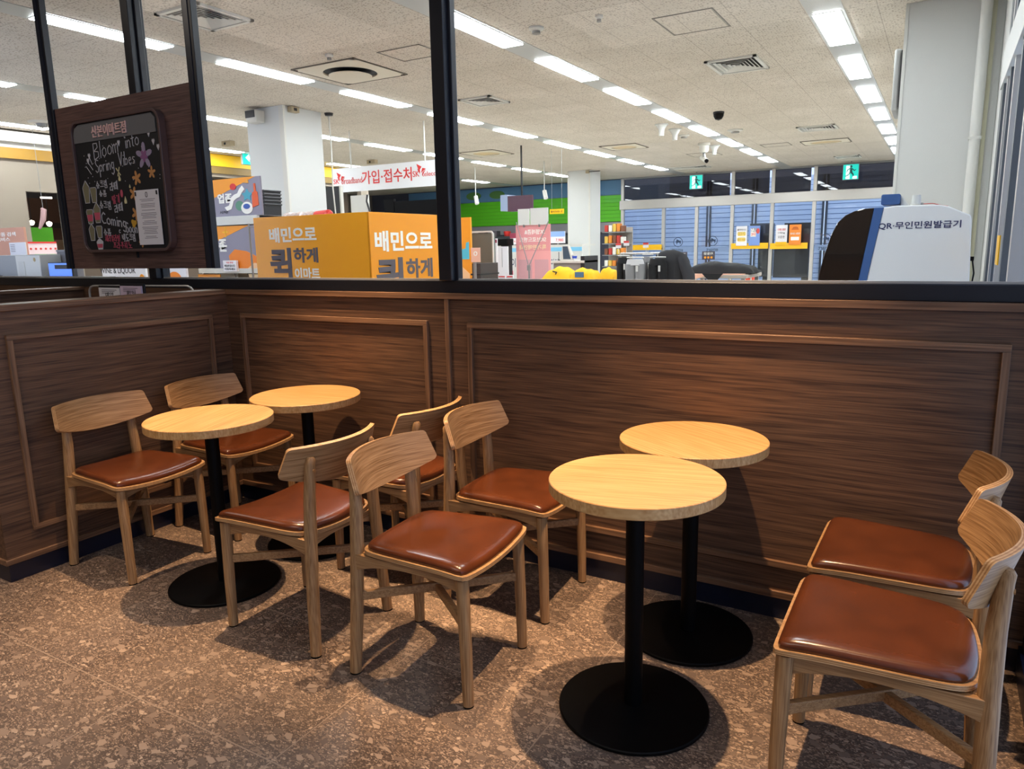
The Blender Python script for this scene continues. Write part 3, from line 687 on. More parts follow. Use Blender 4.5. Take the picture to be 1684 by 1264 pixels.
obj('orange_front', MB().box(Yp(326, 450, YL).x, Yp(362, 450, YL).x, YL - 0.004, YL + 0.01, 0.9, z3 - 0.075), mat('amber_front', '#d98a2c', 0.5), t)
# upper poster
A = Yp(335, 297, YL - 0.01); x0_, x1_ = A.x, Yp(427, 289, YL).x; zt = Yp(426, 289, YL).z; hgt = zt - z1
t = thing('poster', 'upper orange and grey poster with food drawings on the white shelf', 'poster', ((x0_ + x1_) / 2, YL, z1))
obj('board', MB().box(x0_, x1_, YL, YL + 0.02, z1, zt), mat('lilac_grey', '#8f8b9c', 0.5), t)
W_ = x1_ - x0_
def pl_(poly, m, name, par=None, dep=0.003, o=None):
    return obj(name, MB().prism(poly, o, X1, Z1, dep), m, par)
O_ = (x0_, YL, z1)
pl_([(0, hgt * .42), (0, hgt), (W_ * .92, hgt)], M_orange, 'orange_field', t, o=O_)
text(t, '업존', (x0_ + W_ * .22, YL - 0.003, z1 + hgt * .36), X1, Z1, W_ * .27, hgt * .26, M_letw, 0.04)
text(t, '시작!', (x0_ + W_ * .24, YL - 0.003, z1 + hgt * .08), X1, Z1, W_ * .15, hgt * .08, M_letblack, 0.01)
pl_(circ(W_ * .52, hgt * .78, W_ * .055, hgt * .085), mat('apple_red', '#d9342e', 0.5), 'apple_drawing', t, .006, O_)
g = MB(); 
cv = [(0.36, .2), (.44, .24), (.47, .34), (.49, .45), (.55, .52), (.61, .55), (.65, .66), (.70, .74)]
g.prism([(W_ * a_ - .02, hgt * b_ + .022) for a_, b_ in cv] + [(W_ * a_ + .02, hgt * b_ - .022) for a_, b_ in reversed(cv)], (x0_, YL, z1), X1, Z1, 0.006); obj('scroll_drawing', g, M_letw, t)
star = [(W_ * .76 + W_ * (.10 if i % 2 == 0 else .055) * math.cos(2 * PI * i / 10 + .3), hgt * .53 + hgt * (.17 if i % 2 == 0 else .09) * math.sin(2 * PI * i / 10 + .3)) for i in range(10)]
pl_(star, mat('teal_print', '#4aa3ba', 0.5), 'star_drawing', t, .006, O_)
pl_([(W_ * .84, hgt * .2), (W_ * .95, hgt * .26), (W_ * .94, hgt * .6), (W_ * .915, hgt * .62), (W_ * .915, hgt * .82), (W_ * .885, hgt * .82), (W_ * .885, hgt * .62), (W_ * .85, hgt * .58)], mat('sauce_red', '#e2602c', 0.5), 'bottle_drawing', t, .007, O_)
pl_(circ(W_ * .74, hgt * .2, W_ * .10, hgt * .16), M_letw, 'tub_drawing', t, .007, O_); pl_(circ(W_ * .74, hgt * .24, W_ * .06, hgt * .07), mat('blue_print', '#3f5fae', 0.5), 'tub_lid_drawing', t, .009, O_)
pl_(circ(W_ * .61, hgt * .27, W_ * .07, hgt * .13), mat('leaf_print', '#5c8f76', 0.5), 'leaf_drawing', t, .005, O_)
pl_([(W_ * .71, hgt * .86), (W_ * .79, hgt * .97), (W_ * .80, hgt * .84)], mat('cheese_print', '#e9a03a', 0.5), 'cheese_drawing', t, .006, O_)
# lower poster (plain field, no mascot)
A = Yp(346, 375, YL); x0_ = A.x; x1_ = Yp(422, 372, YL).x; zt2 = z2 - 0.01; hg2 = zt2 - z3; W2 = x1_ - x0_
t = thing('poster', 'lower orange and grey poster under the white shelf top', 'poster', ((x0_ + x1_) / 2, YL, z3))
obj('board', MB().box(x0_, x1_, YL, YL + 0.02, z3, zt2), mat('lilac_grey', '#8f8b9c', 0.5), t); O2 = (x0_, YL, z3)
pl_([(0, hg2 * .6), (0, hg2), (W2 * .85, hg2)], M_orange, 'orange_field', t, o=O2)
pl_([(W2 * .40, 0), (W2 * .36, hg2 * .3), (W2 * .5, hg2 * .45), (W2 * .75, hg2 * .4), (W2, hg2 * .25), (W2, 0)], mat('orange_print', '#ee8524', 0.5), 'orange_shape', t, .004, O2)
pl_([(W2 * .75, 0), (W2 * .9, hg2 * .13), (W2, hg2 * .1), (W2, 0)], mat('peach_print', '#f3c495', 0.5), 'peach_shape', t, .006, O2)
text(t, '존', (x0_ + W2 * .16, YL - 0.003, z3 + hg2 * .40), X1, Z1, W2 * .18, hg2 * .30, M_letw, 0.04)
g = MB(); xs_ = x0_ + W2 * .33; zs_ = z3 + hg2 * .86
g.ribbon([(xs_ - .05, YL - .003, zs_), (xs_ + .05, YL - .003, zs_)], .014, (0, -1, 0)).ribbon([(xs_, YL - .003, zs_ - .06), (xs_, YL - .003, zs_ + .06)], .014, (0, -1, 0))
obj('sparkle_drawing', g, M_yellow, t)
A = Yp(368, 446, YL - 0.05); B = Yp(388, 428, YL - 0.05)
t = thing('price_card', 'small white price card below the lower orange poster', 'card', ((A.x + B.x) / 2, YL - 0.05, A.z))
obj('card', MB().box(A.x, B.x, YL - 0.05, YL - 0.02, A.z, B.z), M_paper, t)
hh = B.z - A.z; ww = B.x - A.x
text(t, '이용 안내', (A.x + ww * .25, YL - 0.05, A.z + hh * .72), X1, Z1, ww * .5, hh * .16, M_letred, 0.01)
text(t, '배달존입니다', (A.x + ww * .1, YL - 0.05, A.z + hh * .40), X1, Z1, ww * .8, hh * .22, M_letblack, 0.01); text(t, '이용하세요', (A.x + ww * .1, YL - 0.05, A.z + hh * .10), X1, Z1, ww * .8, hh * .22, M_letblack, 0.01)

# black baskets
A = Yp(441, 352, 7.25)
bz = Yp(441, 313, 7.25).z - .045 * 4 - .42 - .01
BY = 7.25
st = thing('basket_stand', 'small grey stand under the black baskets', 'stand', (A.x, BY, 0))
obj('top', MB().box(A.x - .16, A.x + .16, 7.07, 7.43, bz - .03, bz), M_offw, st)
for sx in (-.13, .13):
    for sy in (-.15, .15): obj('leg', MB().tube([(A.x + sx, BY + sy, 0), (A.x + sx, BY + sy, bz - .03)], .012, 8), M_grey, st)
for k_ in range(5):
    z0 = bz + 0.045 * k_
    lab = ['black shopping basket at the bottom of the stack by the left pillar', 'second black basket from the bottom of the stack by the left pillar', 'middle black basket of the stack by the left pillar', 'second black basket from the top of the stack by the left pillar', 'topmost black basket of the stack by the left pillar'][k_]
    t = thing('shopping_basket', lab, 'basket', (A.x, BY, z0), 'stacked black baskets')
    g = MB(); hb = 0.42; n_ = 4
    def ring(s_, z): return [(A.x - .11 * s_, BY - .15 * s_, z), (A.x + .11 * s_, BY - .15 * s_, z), (A.x + .11 * s_, BY + .15 * s_, z), (A.x - .11 * s_, BY + .15 * s_, z)]
    s0_ = 0.86 + 0.0 * k_
    g.add(ring(s0_, z0) + ring(1.0, z0 + hb) + ring(.97, z0 + hb) + ring(s0_ - .03, z0 + .006), [(0, 1, 5, 4), (1, 2, 6, 5), (2, 3, 7, 6), (3, 0, 4, 7), (4, 5, 9, 8), (5, 6, 10, 9), (6, 7, 11, 10), (7, 4, 8, 11), (9, 8, 12, 13), (10, 9, 13, 14), (11, 10, 14, 15), (8, 11, 15, 12), (3, 2, 1, 0), (12, 15, 14, 13)])
    obj('body', g, mat('black_plastic', '#1c1c20', 0.45), t)
    r_ = MB(); zr = z0 + hb
    for a_, b_ in ((0, 1), (1, 2), (2, 3), (3, 0)): r_.tube([Vector(ring(1.03, zr)[a_]), Vector(ring(1.03, zr)[b_])], .011, 8)
    obj('rim', r_, mat('black_plastic_rim', '#2c2c32', 0.4), t)

# signs seen under the hanging board
A = Yp(170, 463, YL - .3); B = Yp(238, 436, YL - .3)
t = thing('liquor_sign', 'white sign with dark capitals below the hanging brown board', 'sign', ((A.x + B.x) / 2, YL - .3, 0))
obj('board', MB().box(A.x, B.x, YL - .3, YL - .27, 0.0, B.z + .1), M_paper, t)
C = Yp(172.5, 451, YL - .3); D = Yp(222, 441, YL - .3)
text(t, 'WINE & LIQUOR', (C.x - .1, YL - .3, C.z), X1, Z1, D.x - C.x + .1, D.z - C.z + .01, M_letblack, 0.008)
C = Yp(188, 461, YL - .3); D = Yp(208, 456, YL - .3); text(t, '와인 주류', (C.x, YL - .3, C.z), X1, Z1, D.x - C.x, D.z - C.z, M_letblack, 0.008)
obj('orange_dot', MB().prism(circ(Yp(234, 457, YL - .3).x, Yp(234, 457, YL - .3).z, .05), (0, YL - .3, 0), X1, Z1, .004), M_orange, t)
A = Yp(262, 463, YL - .3); B = Yp(305, 436, YL - .3)
t = thing('menu_sign', 'white sign with an orange arc beside the thick black post', 'sign', ((A.x + B.x) / 2, YL - .3, 0))
obj('board', MB().box(A.x, B.x, YL - .3, YL - .27, 0.0, B.z + .1), M_paper, t)
C = Yp(262, 450, YL - .3); D = Yp(275.5, 441.5, YL - .3); text(t, 'HOME', (C.x - .18, YL - .3, C.z), X1, Z1, D.x - C.x + .18, D.z - C.z, M_letblack, 0.008)
C = Yp(288, 461, YL - .3)
obj('orange_arc', MB().prism([(C.x + .14 * math.cos(a_ * PI / 16), C.z + .11 * math.sin(a_ * PI / 16)) for a_ in range(17)], (0, YL - .3, 0), X1, Z1, .004), mat('orange_print', '#ee8524', 0.5), t)

# ------------------------------------------------------------------ shops along the left wall
XL = -13.9
wl = MB(); wl.box(XL - .15, XL, 2.8, 7.05, 0, ZC); wl.box(XL - .15, XL, 7.05, 7.66, 2.53, 3.05); wl.box(XL - .15, XL, 7.66, 7.9, 0, 3.05); wl.box(XL - .15, XL, 7.05, 16, 3.05, ZC)
wl.box(XL - .15, XL, 15.7, 16, 0, 3.05)
struct('wall_left.002', wl, mat('beige_wall', '#95897a', 0.7), 'beige shop front wall at the far left beyond the glass', 'wall')
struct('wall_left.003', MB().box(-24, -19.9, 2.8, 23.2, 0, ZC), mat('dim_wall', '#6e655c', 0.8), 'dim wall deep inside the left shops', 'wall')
t = thing('light_box', 'glowing white fascia box at the far left above the beige shop front', 'light', (XL + .1, 6.3, 3.33))
obj('casing', MB().box(XL, XL + .16, 4.6, 8.6, 3.33, 3.50), M_white, t); obj('face', MB().box(XL + .16, XL + .165, 4.6, 8.6, 3.34, 3.49), mat('glow_face', '#ffffff', .5, emit='#fff8ef', es=1.3), t)
t = thing('shop_fascia', 'ochre band under the glowing box at the far left', 'sign', (XL + .05, 6.4, 3.06)); obj('band', MB().box(XL + .003, XL + .06, 4.6, 8.0, 3.06, 3.24), mat('ochre_band', '#a97f2f', 0.5), t); obj('upper_band', MB().box(XL + .003, XL + .04, 4.6, 8.6, 3.24, 3.33), M_offw, t)
t = thing('shop_fascia', 'bright yellow band along the shops left and right of the left pillar', 'sign', (XL + .05, 12, 3.26))
obj('band', MB().box(XL + .003, XL + .08, 9.6, 16.0, 3.27, 3.52), mat('yellow_fascia', '#f2bf12', 0.5), t); obj('lower_band', MB().box(XL + .003, XL + .06, 9.6, 16.0, 3.12, 3.27), mat('ochre_dark', '#7d632e', 0.5), t)
# dim shop interior
t = thing('shop_cabinet', 'dark brown cabinet front behind the left pillar under the yellow band', 'cabinet', (XL - .5, 11.5, 0))
obj('panel', MB().box(XL - .6, XL - .5, 7.9, 15.7, 0, 3.05), mat('brown_shop_wall', '#5a4a3c', 0.6), t)
for y in (9.6, 11.2, 12.9, 14.4): obj('post', MB().box(XL - .5, XL - .42, y, y + .08, 0, 3.05), M_dark, t)
obj('shelf', MB().box(XL - .5, XL - .15, 7.95, 15.6, 2.2, 2.24), M_dark, t)
t = thing('fridge', 'grey glass fronted fridge under the long hanging sign', 'fridge', (XL + .5, 13.6, 0))
obj('body', MB().box(XL + .1, XL + .9, 12.6, 15.2, 0, 2.15), mat('fridge_grey', '#7f8680', 0.4), t, .02); obj('front', MB().box(XL + .9, XL + .92, 12.7, 15.1, .2, 2.0), mat('fridge_front', '#4c5552', 0.15), t)
A = Yp(536, 352, 9.2); B = Yp(558, 306, 9.2)
t = thing('standing_display', 'dark grey standing display panel right of the left pillar', 'display', ((A.x + B.x) / 2, 9.2, 0))
obj('screen', MB().box(A.x - .05, B.x, 9.2, 9.24, .25, B.z), mat('dark_screen', '#3b3c40', 0.25), t); obj('edge', MB().box(B.x, B.x + .03, 9.19, 9.25, .1, B.z + .01), M_offw, t); obj('foot', MB().box(A.x - .05, B.x + .03, 9.0, 9.44, 0, .25), M_dark, t)
for (u0, u1, v0, lab, m_) in ((635, 647, 327, 'narrow black monitor back above the right orange board', M_dark), (652, 722, 327, 'wide black monitor back above the right orange board', M_dark)):
    A = Yp(u0, 352, 8.2); B = Yp(u1, v0, 8.2)
    t = thing('monitor', lab, 'monitor', ((A.x + B.x) / 2, 8.2, 0.0), 'black monitors behind the orange boards')
    obj('screen', MB().prism([(A.x, 1.35), (B.x, 1.35), (B.x, B.z), (A.x - .03, B.z)], (0, 8.2, 0), X1, Z1, -.05), M_black, t); obj('stand', MB().box((A.x + B.x) / 2 - .05, (A.x + B.x) / 2 + .05, 8.2, 8.3, 0, 1.36), M_dark, t)
A = Yp(578, 352, 9.0); B = Yp(604, 320, 9.0)
t = thing('counter_divider', 'pale grey divider panel under the long hanging sign', 'panel', ((A.x + B.x) / 2, 9, 0)); obj('panel', MB().box(A.x, B.x, 9.0, 9.04, 0.1, B.z), M_offw, t); obj('edge', MB().tube([(B.x, 9.0, .1), (B.x + .03, 9.0, B.z - .25), (B.x - .02, 9.0, B.z - .1), (B.x, 9.0, B.z)], .015, 8), M_letblack, t); obj('foot', MB().box(A.x, B.x, 8.85, 9.2, 0, .1), M_dark, t)

# beige pillar block at the far left edge, sign, equipment
t = thing('leaning_poster', 'salmon pink sign with white lettering at the left edge', 'sign', (-10.3, 5.3, 0))
A = Yp(-12, 445, 5.3); B = Yp(38, 373, 5.3)
obj('board', MB().box(A.x, B.x, 5.3, 5.33, .3, B.z), mat('salmon', '#d49a82', 0.6), t); obj('foot', MB().box(A.x, B.x, 5.27, 5.45, 0, .3), M_dark, t)
C = Yp(2, 389, 5.3); D = Yp(25, 381, 5.3); text(t, '상품 검색', (C.x - .12, 5.3, C.z), X1, Z1, D.x - C.x + .12, D.z - C.z, M_letw, .015)
C = Yp(2, 397, 5.3); D = Yp(16, 390, 5.3); text(t, '서비스', (C.x - .12, 5.3, C.z), X1, Z1, D.x - C.x + .12, D.z - C.z, M_letw, .015)
A = Yp(17, 420, 5.28); B = Yp(40, 398, 5.28); t = thing('notice_sheet', 'small pale notice sheet stuck on the salmon sign', 'notice', ((A.x + B.x) / 2, 5.29, A.z)); obj('sheet', MB().box(A.x, B.x, 5.285, 5.299, A.z, B.z), M_paper, t)
g = MB()
for k_ in range(5): g.ribbon([(A.x + .03, 5.285, B.z - .03 - .022 * k_), (A.x + .14, 5.285, B.z - .03 - .022 * k_)], .006, (0, -1, 0))
obj('lettering', g, M_letg, t)
# counter that carries the machines
t = thing('service_counter', 'grey counter top behind the cafe screen at the far left', 'counter', (-9.8, 5.1, 0)); zc1 = 1.155
obj('top', MB().box(-11.6, -8.6, 4.75, 5.25, zc1 - .04, zc1), M_dgrey, t); obj('front', MB().box(-11.55, -8.65, 4.8, 5.2, 0, zc1 - .04), M_offw, t)
A = Yp(14, 456, 5.0); B = Yp(40, 419, 5.0); C = Yp(84, 456, 5.0)
t = thing('printer', 'grey and white box machine on the counter at the far left', 'machine', ((A.x + C.x) / 2, 5.0, zc1))
obj('body', MB().box(A.x, C.x, 4.9, 5.15, zc1, B.z), mat('machine_grey', '#9b9c9c', .5), t, .006); obj('front_plate', MB().box(B.x, C.x, 4.89, 4.9, zc1, B.z - .01), mat('machine_white', '#d7d4cc', .5), t); obj('slot', MB().box(B.x + .06, B.x + .2, 4.885, 4.89, zc1 + .02, B.z - .08), M_offw, t)
obj('logo', MB().prism(circ((C.x - .11), B.z - .06, .025), (0, 4.89, 0), X1, Z1, .003), mat('gold_mark', '#b59b68', .5), t)
A = Yp(82, 455, 4.95); B = Yp(117, 431, 4.95)
t = thing('laptop', 'open laptop with a bright blue screen at the left of the brown board', 'laptop', ((A.x + B.x) / 2, 4.95, zc1))
obj('lid', MB().box(A.x, B.x, 4.95, 4.965, zc1, B.z), M_dark, t); obj('screen', MB().box(A.x + .01, B.x - .01, 4.945, 4.95, zc1 + .01, B.z - .01), mat('blue_screen', '#5c86e8', .3, emit='#5f8bf0', es=.8), t)
obj('window', MB().box(A.x + .15, B.x - .04, 4.942, 4.945, zc1 + .1, B.z - .03), M_letblack, t); obj('keyboard', MB().box(A.x, B.x, 4.78, 4.95, zc1, zc1 + .015), M_dark, t)
A = Yp(87, 432, 5.1); B = Yp(114, 413, 5.1)
t = thing('box', 'dark grey box behind the laptop at the far left', 'box', ((A.x + B.x) / 2, 5.15, zc1)); obj('body', MB().box(A.x, B.x, 5.165, 5.245, zc1, B.z), mat('mid_grey', '#77757a', .5), t); obj('lid', MB().box(A.x - .01, B.x + .01, 5.16, 5.25, B.z, B.z + .02), M_grey, t)
# dark bag at the very left
t = thing('jacket', 'dark folded jacket lying on the counter at the left edge', 'jacket', (-10.9, 4.95, zc1)); A = Yp(-22, 452, 4.95); B = Yp(3, 440, 4.95)
g = MB(); n_ = 14; vs = []
for i in range(n_ + 1):
    for j in range(7):
        q = i / n_; rj = j / 6; hh = .085 * math.sin(PI * min(1, q * .9 + .1)) * math.sin(PI * (0.08 + rj * .84)) * (1 + .25 * math.sin(q * 17 + j))
        vs.append((A.x - .25 + (B.x - A.x + .35) * q, 4.79 + .28 * rj, zc1 + .005 + hh))
g.add(vs, [(i * 7 + j, (i + 1) * 7 + j, (i + 1) * 7 + j + 1, i * 7 + j + 1) for i in range(n_) for j in range(6)], 0, True); g.box(A.x - .25, B.x + .1, 4.79, 5.07, zc1, zc1 + .02)
obj('body', g, mat('dark_cloth', '#23252e', .9), t); obj('collar', MB().tube([(A.x, 4.85, zc1 + .07), (A.x + .15, 4.84, zc1 + .08), (A.x + .3, 4.86, zc1 + .05)], .02, 8), mat('dark_cloth2', '#30333d', .9), t)
# green panel, price board and lamps in the opening
t = thing('price_board', 'red and white price board in the far left shop opening', 'sign', (XL + .3, 7.2, 0)); A = Xp(50, 418, XL + .35); B = Xp(93, 400, XL + .35)
obj('board', MB().box(XL + .33, XL + .35, A.y - .1, B.y, A.z, B.z + .03), mat('pink_white', '#f0d5d6', .5), t); obj('header', MB().box(XL + .35, XL + .355, A.y - .1, B.y, B.z, B.z + .03), mat('apple_red', '#d9342e', .5), t)
g = MB()
for k_ in range(6): g.prism(circ(A.y + .02 + (B.y - A.y - .05) * k_ / 5, (A.z + B.z) / 2, .018), (XL + .35, 0, 0), Y1, Z1, .004)
obj('dots', g, mat('apple_red', '#d9342e', .5), t); obj('post', MB().box(XL + .3, XL + .33, 7.1, 7.14, 0, A.z + .1), M_grey, t)
t = thing('green_partition', 'bright green panel in the far left shop opening', 'panel', (XL - .5, 7.2, 0)); A = Xp(46, 398, XL - .6); B = Xp(86, 374, XL - .6)
obj('panel', MB().box(XL - .62, XL - .6, A.y, B.y, 0, B.z), M_green, t)
t = thing('shop_backdrop', 'brown interior wall of the far left shop', 'panel', (XL - 2.5, 7.5, 0)); obj('panel', MB().box(XL - 2.6, XL - 2.5, 5.5, 9.5, 0, 2.6), mat('brown_interior', '#7a4e38', .7), t); obj('beam', MB().box(XL - 2.5, XL - 2.4, 5.5, 9.5, 2.0, 2.1), mat('dark_brown', '#3c2820', .7), t); obj('tan_panel', MB().box(XL - 2.5, XL - 2.47, 7.7, 9.0, 0, 1.75), mat('tan_interior', '#c59a76', .7), t)
for k_, (u_, v_) in enumerate(((52, 366), (81, 368), (107, 367), (76, 325))):
    p = Xp(u_, v_, XL - 1.2); lab = ['glowing lamp at the left in the far left shop opening', 'glowing lamp in the middle of the far left shop opening', 'glowing lamp beside the hanging brown board, inside the left shop', 'short lit tube high in the far left shop opening'][k_]
    t = thing('shop_lamp', lab, 'lamp', p, 'lamps in the left shop'); obj('bulb', MB().lathe([(0, .05), (.045, .03), (.05, 0), (.03, -.04), (0, -.05)], p, 16) if k_ < 3 else MB().box(p.x - .02, p.x + .02, p.y - .1, p.y + .1, p.z - .015, p.z + .015), mat('bulb_glow', '#ffffff', .4, emit='#fff2dc', es=9.0), t); obj('cord', MB().tube([(p.x, p.y, p.z + .04), (p.x, p.y, ZC)], .006, 6), M_dark, t)
p = Xp(68, 360, XL + .25); t = thing('hanging_plush', 'pinkish hanging loop in the far left shop opening', 'decoration', (p.x, p.y, p.z - .2)); obj('loop', MB().tube([(p.x, p.y - .05, p.z - .17), (p.x, p.y + .03, p.z), (p.x, p.y + .06, p.z + .16), (p.x, p.y + .02, p.z + .18)], [.02, .045, .045, .02], 12), mat('dusty_pink', '#b08c8c', .7), t); obj('string', MB().tube([(p.x, p.y + .05, p.z + .16), (p.x, p.y + .05, ZC)], .004, 6), M_grey, t)

# ------------------------------------------------------------------ hanging wooden board with chalkboard
YB = 2.665
xb0, xb1, zb0, zb1 = -4.795, -3.495, 1.327, 2.296
t = thing('hanging_board', 'brown wooden board hung on two black posts at the upper left', 'board', ((xb0 + xb1) / 2, YB, zb0))
obj('panel', MB().box(xb0, xb1, YB, YB + 0.025, zb0, zb1), M_sign, t, .0015)
for x0_, x1_ in ((xb0 - .07, xb0), (xb1, xb1 + .072)):
    obj('post', MB().box(x0_, x1_, YB - .012, YB + .026, zb0, 3.30), M_navy, t, .002)
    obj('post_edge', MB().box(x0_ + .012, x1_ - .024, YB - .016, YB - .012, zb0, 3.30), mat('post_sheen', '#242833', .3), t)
# framed chalkboard
cx0, cx1, cz0, cz1 = -4.595, -3.735, 1.425, 2.195
t = thing('chalkboard', 'black chalkboard with rounded brown frame and spring drinks drawings', 'chalkboard', ((cx0 + cx1) / 2, YB, cz0))
def ringmb(w_, h_, r_, iw, depth, o, n=8):
    out = rrect(w_, h_, r_, n); inn = [(a_ + iw, b_ + iw) for a_, b_ in rrect(w_ - 2 * iw, h_ - 2 * iw, max(r_ - iw, .005), n)]
    k_ = len(out); o = Vector(o); m = MB()
    Bo = [o + X1 * a_ + Z1 * b_ for a_, b_ in out]; Bi = [o + X1 * a_ + Z1 * b_ for a_, b_ in inn]; d_ = Vector((0, -depth, 0))
    vs = Bo + Bi + [p_ + d_ for p_ in Bo] + [p_ + d_ for p_ in Bi]
    fs = []
    for i in range(k_):
        j = (i + 1) % k_
        fs += [(2 * k_ + i, 2 * k_ + j, 3 * k_ + j, 3 * k_ + i), (i, j, 2 * k_ + j, 2 * k_ + i), (k_ + j, k_ + i, 3 * k_ + i, 3 * k_ + j), (j, i, k_ + i, k_ + j)]
    return m.add(vs, fs)
obj('frame', ringmb(cx1 - cx0, cz1 - cz0, .07, .017, .042, (cx0, YB, cz0)), mat('taupe_frame', '#5c4845', .35), t, .003)
obj('slate', MB().prism([(a_ + .012, b_ + .012) for a_, b_ in rrect(cx1 - cx0 - .024, cz1 - cz0 - .024, .06)], (cx0, YB, cz0), X1, Z1, .026), mat('slate_black', '#17171b', .6), t)
ys = YB - .026
hbp = [(.018, cz1 - cz0 - .125), (cx1 - cx0 - .05, cz1 - cz0 - .125), (cx1 - cx0 - .05, cz1 - cz0 - .05), (cx1 - cx0 - .08, cz1 - cz0 - .022), (.08, cz1 - cz0 - .022), (.035, cz1 - cz0 - .04), (.018, cz1 - cz0 - .08)]
obj('header_band', MB().prism(hbp, (cx0, ys, cz0), X1, Z1, .004), mat('header_grey', '#6a6a6c', .6), t)
text(t, '산본이마트점', (cx0 + .215, ys - .004, cz1 - .108), X1, Z1, .335, .066, mat('pink_letters', '#efc4bc', .5), .004, .006, name='raised_lettering')
# chalk strokes: (u,v) board coordinates, u 0..1 from the left, v 0..1 from the bottom of the slate
BW = cx1 - cx0; BH = cz1 - cz0
def bp(u_, v_): return Vector((cx0 + u_ * BW, ys, cz0 + v_ * BH))
LAT = {'B': [[(0, 0), (0, 1), (.5, .95), (.55, .7), (.05, .52)], [(.05, .52), (.6, .42), (.62, .12), (0, 0)]], 'l': [[(.1, 1), (.1, 0)]], 'o': [[(.3, .55), (.05, .4), (.05, .12), (.3, 0), (.55, .14), (.52, .42), (.3, .55)]],
       'm': [[(0, .5), (0, 0)], [(0, .38), (.2, .52), (.3, .4), (.3, 0)], [(.3, .38), (.5, .52), (.62, .4), (.62, 0)]], 'i': [[(.1, .5), (.1, 0)], [(.09, .72), (.11, .74)]], 'n': [[(0, .5), (0, 0)], [(0, .35), (.25, .52), (.42, .38), (.42, 0)]],
       't': [[(.2, .85), (.2, .05), (.35, 0)], [(0, .55), (.42, .58)]], 'S': [[(.55, .9), (.25, 1), (.02, .8), (.2, .55), (.5, .4), (.5, .1), (.2, 0), (0, .15)]], 's': [[(.42, .48), (.15, .52), (.08, .36), (.38, .22), (.34, .03), (.04, .04)]],
       'p': [[(0, .5), (0, -.4)], [(0, .42), (.3, .52), (.45, .3), (.3, .03), (0, .1)]], 'r': [[(0, .5), (0, 0)], [(0, .32), (.2, .5), (.35, .48)]], 'g': [[(.42, .45), (.15, .52), (.02, .25), (.18, .02), (.42, .15)], [(.42, .5), (.42, -.25), (.2, -.42), (0, -.3)]],
       'V': [[(0, 1), (.28, 0), (.6, 1)]], 'b': [[(0, 1), (0, 0)], [(0, .35), (.25, .5), (.45, .3), (.3, .03), (0, .04)]], 'e': [[(.05, .27), (.45, .32), (.35, .52), (.12, .48), (.03, .2), (.2, 0), (.45, .08)]], 'C': [[(.6, .85), (.35, 1), (.05, .7), (.02, .3), (.25, .02), (.6, .08)]], 'c': [[(.4, .45), (.2, .52), (.03, .3), (.15, .03), (.4, .06)]]}
WID = {'B': .75, 'l': .25, 'o': .68, 'm': .78, 'i': .25, 'n': .58, 't': .5, 'S': .68, 's': .55, 'p': .58, 'r': .45, 'g': .56, 'V': .7, 'b': .58, 'e': .58, 'C': .72, 'c': .5, ' ': .4}
JA = {'ㄱ': [[(0, 1), (1, 1), (.75, 0)]], 'ㄹ': [[(0, 1), (1, 1), (1, .55), (0, .5), (0, 0), (1, 0)]], 'ㅁ': [[(0, 1), (1, 1), (1, 0), (0, 0), (0, 1)]], 'ㅂ': [[(0, 1), (0, 0), (1, 0), (1, 1)], [(0, .5), (1, .5)]], 'ㅅ': [[(.5, 1), (0, 0)], [(.45, .65), (1, 0)]],
      'ㅊ': [[(.35, 1.1), (.65, 1.1)], [(0, .8), (1, .8)], [(.5, .8), (0, 0)], [(.5, .55), (1, 0)]], 'ㅋ': [[(0, 1), (1, 1), (.75, 0)], [(0, .5), (.9, .55)]], 'ㅍ': [[(0, 1), (1, 1)], [(.3, 1), (.3, 0)], [(.7, 1), (.7, 0)], [(0, 0), (1, 0)]], 'ㄷ': [[(1, 1), (0, 1), (0, 0), (1, 0)]], 'ㄴ': [[(0, 1), (0, 0), (1, 0)]],
      'ㄸ': [[(.42, 1), (0, 1), (0, 0), (.42, 0)], [(1, 1), (.56, 1), (.56, 0), (1, 0)]], 'ㅆ': [[(.25, 1), (0, 0)], [(.22, .6), (.48, 0)], [(.75, 1), (.5, 0)], [(.72, .6), (1, 0)]], 'ㅈ': [[(0, 1), (1, 1)], [(.5, 1), (0, 0)], [(.5, .6), (1, 0)]]}
VV = {'ㅏ': [[(.2, 1.1), (.2, -.1)], [(.2, .5), (1, .5)]], 'ㅣ': [[(.3, 1.1), (.3, -.1)]], 'ㅐ': [[(0, 1.1), (0, -.1)], [(.7, 1.1), (.7, -.1)], [(0, .5), (.7, .5)]], 'ㅔ': [[(.3, 1), (.3, 0)], [(.9, 1.1), (.9, -.1)], [(-.1, .5), (.3, .5)]], 'ㅓ': [[(.8, 1.1), (.8, -.1)], [(0, .5), (.8, .5)]]}
VH = {'ㅗ': [[(0, 0), (1, 0)], [(.5, 0), (.5, 1)]], 'ㅜ': [[(0, 1), (1, 1)], [(.5, 1), (.5, 0)]], 'ㅠ': [[(0, 1), (1, 1)], [(.33, 1), (.3, 0)], [(.67, 1), (.67, 0)]], 'ㅡ': [[(0, .5), (1, .5)]]}
CHO = 'ㄱㄲㄴㄷㄸㄹㅁㅂㅃㅅㅆㅇㅈㅉㅊㅋㅌㅍㅎ'; JUNG = 'ㅏㅐㅑㅒㅓㅔㅕㅖㅗㅘㅙㅚㅛㅜㅝㅞㅟㅠㅡㅢㅣ'; JONG = ' ㄱㄲㄳㄴㄵㄶㄷㄹㄺㄻㄼㄽㄾㄿㅀㅁㅂㅄㅅㅆㅇㅈㅊㅋㅌㅍㅎ'
